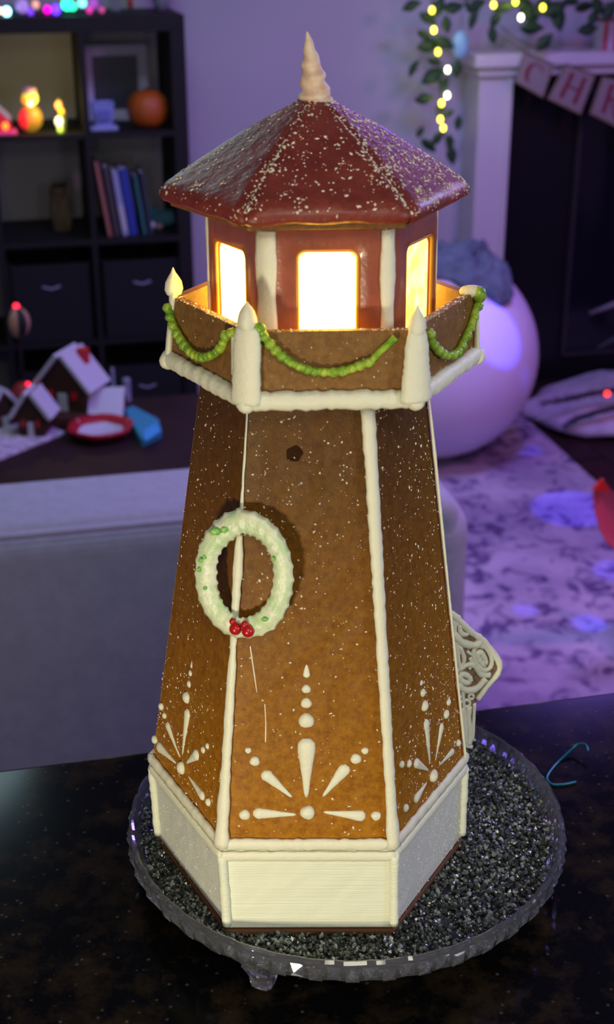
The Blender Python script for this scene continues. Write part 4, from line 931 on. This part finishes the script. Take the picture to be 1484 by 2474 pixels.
for q, ch in cards:
    P = [b3(*c) for c in q]; cd_ = MB().prism(P, (0,.004,0)).build('card', CARDE, bn, bevel=.001)
    ce = sum(P, Vector())/4; P2 = [ce + (p-ce)*.88 + Vector((0,-.0012,0)) for p in P]
    MB().prism(P2, (0,.001,0)).build('card_face', CARD, cd_)
    W_ = lambda u, v: (P2[0]*(1-u)+P2[1]*u)*(1-v) + (P2[3]*(1-u)+P2[2]*u)*v + Vector((0,-.0008,0))
    mb = MB()
    for s_ in strokes[ch]:
        wide = .0085 if (len(s_) == 2 and s_[0][0] == s_[1][0]) or ch == 'C' else .004
        pts = [W_(*a) for a in s_]; rad = [wide]*len(pts)
        if ch == 'C': rad = [.003,.003,.003,.006,.009,.007,.002]
        mb.tube(pts, rad, 8, flat=.1, up=(0,-1,0))
    mb.build('letter', INK, cd_)
MB().tube([b3(*q) for q in ((1230,95),(1275,128),(1345,158),(1376,160),(1446,184),(1465,188),(1540,205))], .0016, 6).build('string', BROWN, bn)

# ================================================================== TREE SKIRT, FIR BRANCHES
mb = MB().lathe([(.001,.075),(.5,.07),(.8,.055),(.94,.03),(1.0,.004),(.001,.002)], 56, wob=lambda a, r, z: 1+.03*sin(9*a)*(r > .5))
mb.v = [(x*.66, y*.40, z+.012*sin(x*13)*sin(y*11)) for x, y, z in mb.v]
o = mb.build('tree_skirt', mat('white_fur', (.55,.52,.60), .95, .1, mottle=(16,(.42,.4,.48),5,.4,.6)), smooth=True); o.location = (2.32, 3.73, FZ+.022)
tag(o, 'fluffy white tree skirt on the floor in front of fireplace', 'tree skirt')
tr = empty('christmas_tree', (2.35, 3.7, FZ+.06), 'dark green fir tree at right edge with red light on low branch', 'tree')
MB().tube([(0,0,0),(0,0,.9)], .035, 12).build('trunk', BROWN, tr)
NEED = mat('fir_needles', (.022,.035,.035), .8)
def branch(px, name='branch', dens=26, L=.03, col=NEED):
    pts = [on_y(x, y, Y) - tr.location for x, y, Y in px]; mb = MB()
    mb.tube(pts, [.010]*(len(pts)-1)+[.004], 6)
    for i in range(len(pts)-1):
        for _ in range(dens):
            t = rnd.random(); c = pts[i].lerp(pts[i+1], t); ax = (pts[i]-pts[i+1]).normalized()
            o_ = Vector((rnd.gauss(0,1), rnd.gauss(0,1), rnd.gauss(0,1))); o_ = (o_ - ax*o_.dot(ax)).normalized(); e = (o_*.8 - ax*.6).normalized()*L
            s_ = e.cross(ax).normalized()*.0022
            mb.add([c-s_, c+s_, c+e], [(0,1,2)]); mb.add([c+o_*.002, c-o_*.002, c+e], [(0,1,2)])
    mb.build(name, col, tr)
tk = Vector((0,0,.2))+tr.location
branch([(1700,900,3.68),(1500,945,3.6),(1440,952,3.6),(1385,965,3.6),(1312,978,3.6)], dens=70)
branch([(1700,930,3.60),(1500,985,3.5),(1440,1000,3.5),(1395,1015,3.5),(1365,1032,3.5)], dens=50)
branch([(1700,640,3.66),(1540,715,3.6),(1480,742,3.6),(1428,760,3.6)], dens=50, L=.02, col=mat('grey_needles', (.16,.16,.17), .8))  # needles of this branch are a lighter grey
branch([(1700,760,3.66),(1540,800,3.6),(1490,822,3.6),(1445,845,3.6)], dens=30, L=.014)
MB().ball(on_y(1469, 955, 3.56)-tr.location, .010, 10).build('red_bulb', glow('red_bulb', (1,.03,.02), 5), tr, smooth=True)
l = bpy.data.lights.new('tree_light', 'POINT'); l.energy = .006; l.color = (1,.1,.05); l.shadow_soft_size = .01
q = bpy.data.objects.new('tree_light', l); COL.objects.link(q); q.location = on_y(1469, 950, 3.53)

# ================================================================== RED SCOOP CHAIR at the right edge
Y0 = 2.0
sil = [(1458,1160),(1446,1172),(1436,1184),(1433,1205),(1437,1240),(1448,1282),(1466,1315),(1484,1332),(1530,1352),(1590,1345),(1640,1300),(1660,1240),(1640,1195),(1590,1180),(1530,1192),(1500,1200),(1478,1187)]
P = [on_y(x, y, Y0) for x, y in sil]; ce = sum(P, Vector())/len(P)
rc = empty('toddler_chair', (ce.x, Y0+.1, FZ+.017), 'red plastic toddler chair back with peaked corner at right edge', 'chair')
n = len(P); loops = [(1.0,.0),(.97,.0),(.90,.006),(.75,.010),(.5,.014),(.2,.016)]; vs = []
for sc_, dy in loops: vs += [ce + (p-ce)*sc_ + Vector((0, dy, 0)) - rc.location for p in P]
for sc_, dy in reversed(loops[1:]): vs += [ce + (p-ce)*(sc_-.02) + Vector((0, dy+.012, 0)) - rc.location for p in P]
m_ = len(vs)//n; fs = [(i*n+j, i*n+(j+1) % n, (i+1)*n+(j+1) % n, (i+1)*n+j) for i in range(m_-1) for j in range(n)] + [((m_-1)*n+j, (m_-1)*n+(j+1) % n, (j+1) % n, j) for j in range(n)]
fs += [tuple(5*n+j for j in range(n)), tuple(6*n+j for j in reversed(range(n)))]
MB().add(vs, fs).build('shell_back', mat('rose_plastic', (.75,.11,.16), .45), rc, smooth=True)
tp = [on_y(x, y, Y0-.004)-rc.location for x, y in ((1457,1163),(1436,1188),(1468,1194),(1470,1186))]
MB().prism(tp, (0,.012,0)).build('red_tip', mat('tip_red', (.80,.03,.01), .4), rc)
zb = min(v[2] for v in vs)
MB().box((.18,-.12,zb-.015), (.20,.20,.03)).build('seat', MATS['rose_plastic'], rc, bevel=.012)
MB().tube([(.06,.04,zb+.05),(.10,.0,zb+.01),(.12,-.06,zb-.01)], .014, 10).build('back_bracket', MATS['rose_plastic'], rc)
for x in (.12,.25):
    for y in (-.19,-.05): MB().tube([(x,y,zb-.02),(x+.01,y*1.05,0)], .009, 8).build('leg', BLACKM, rc)
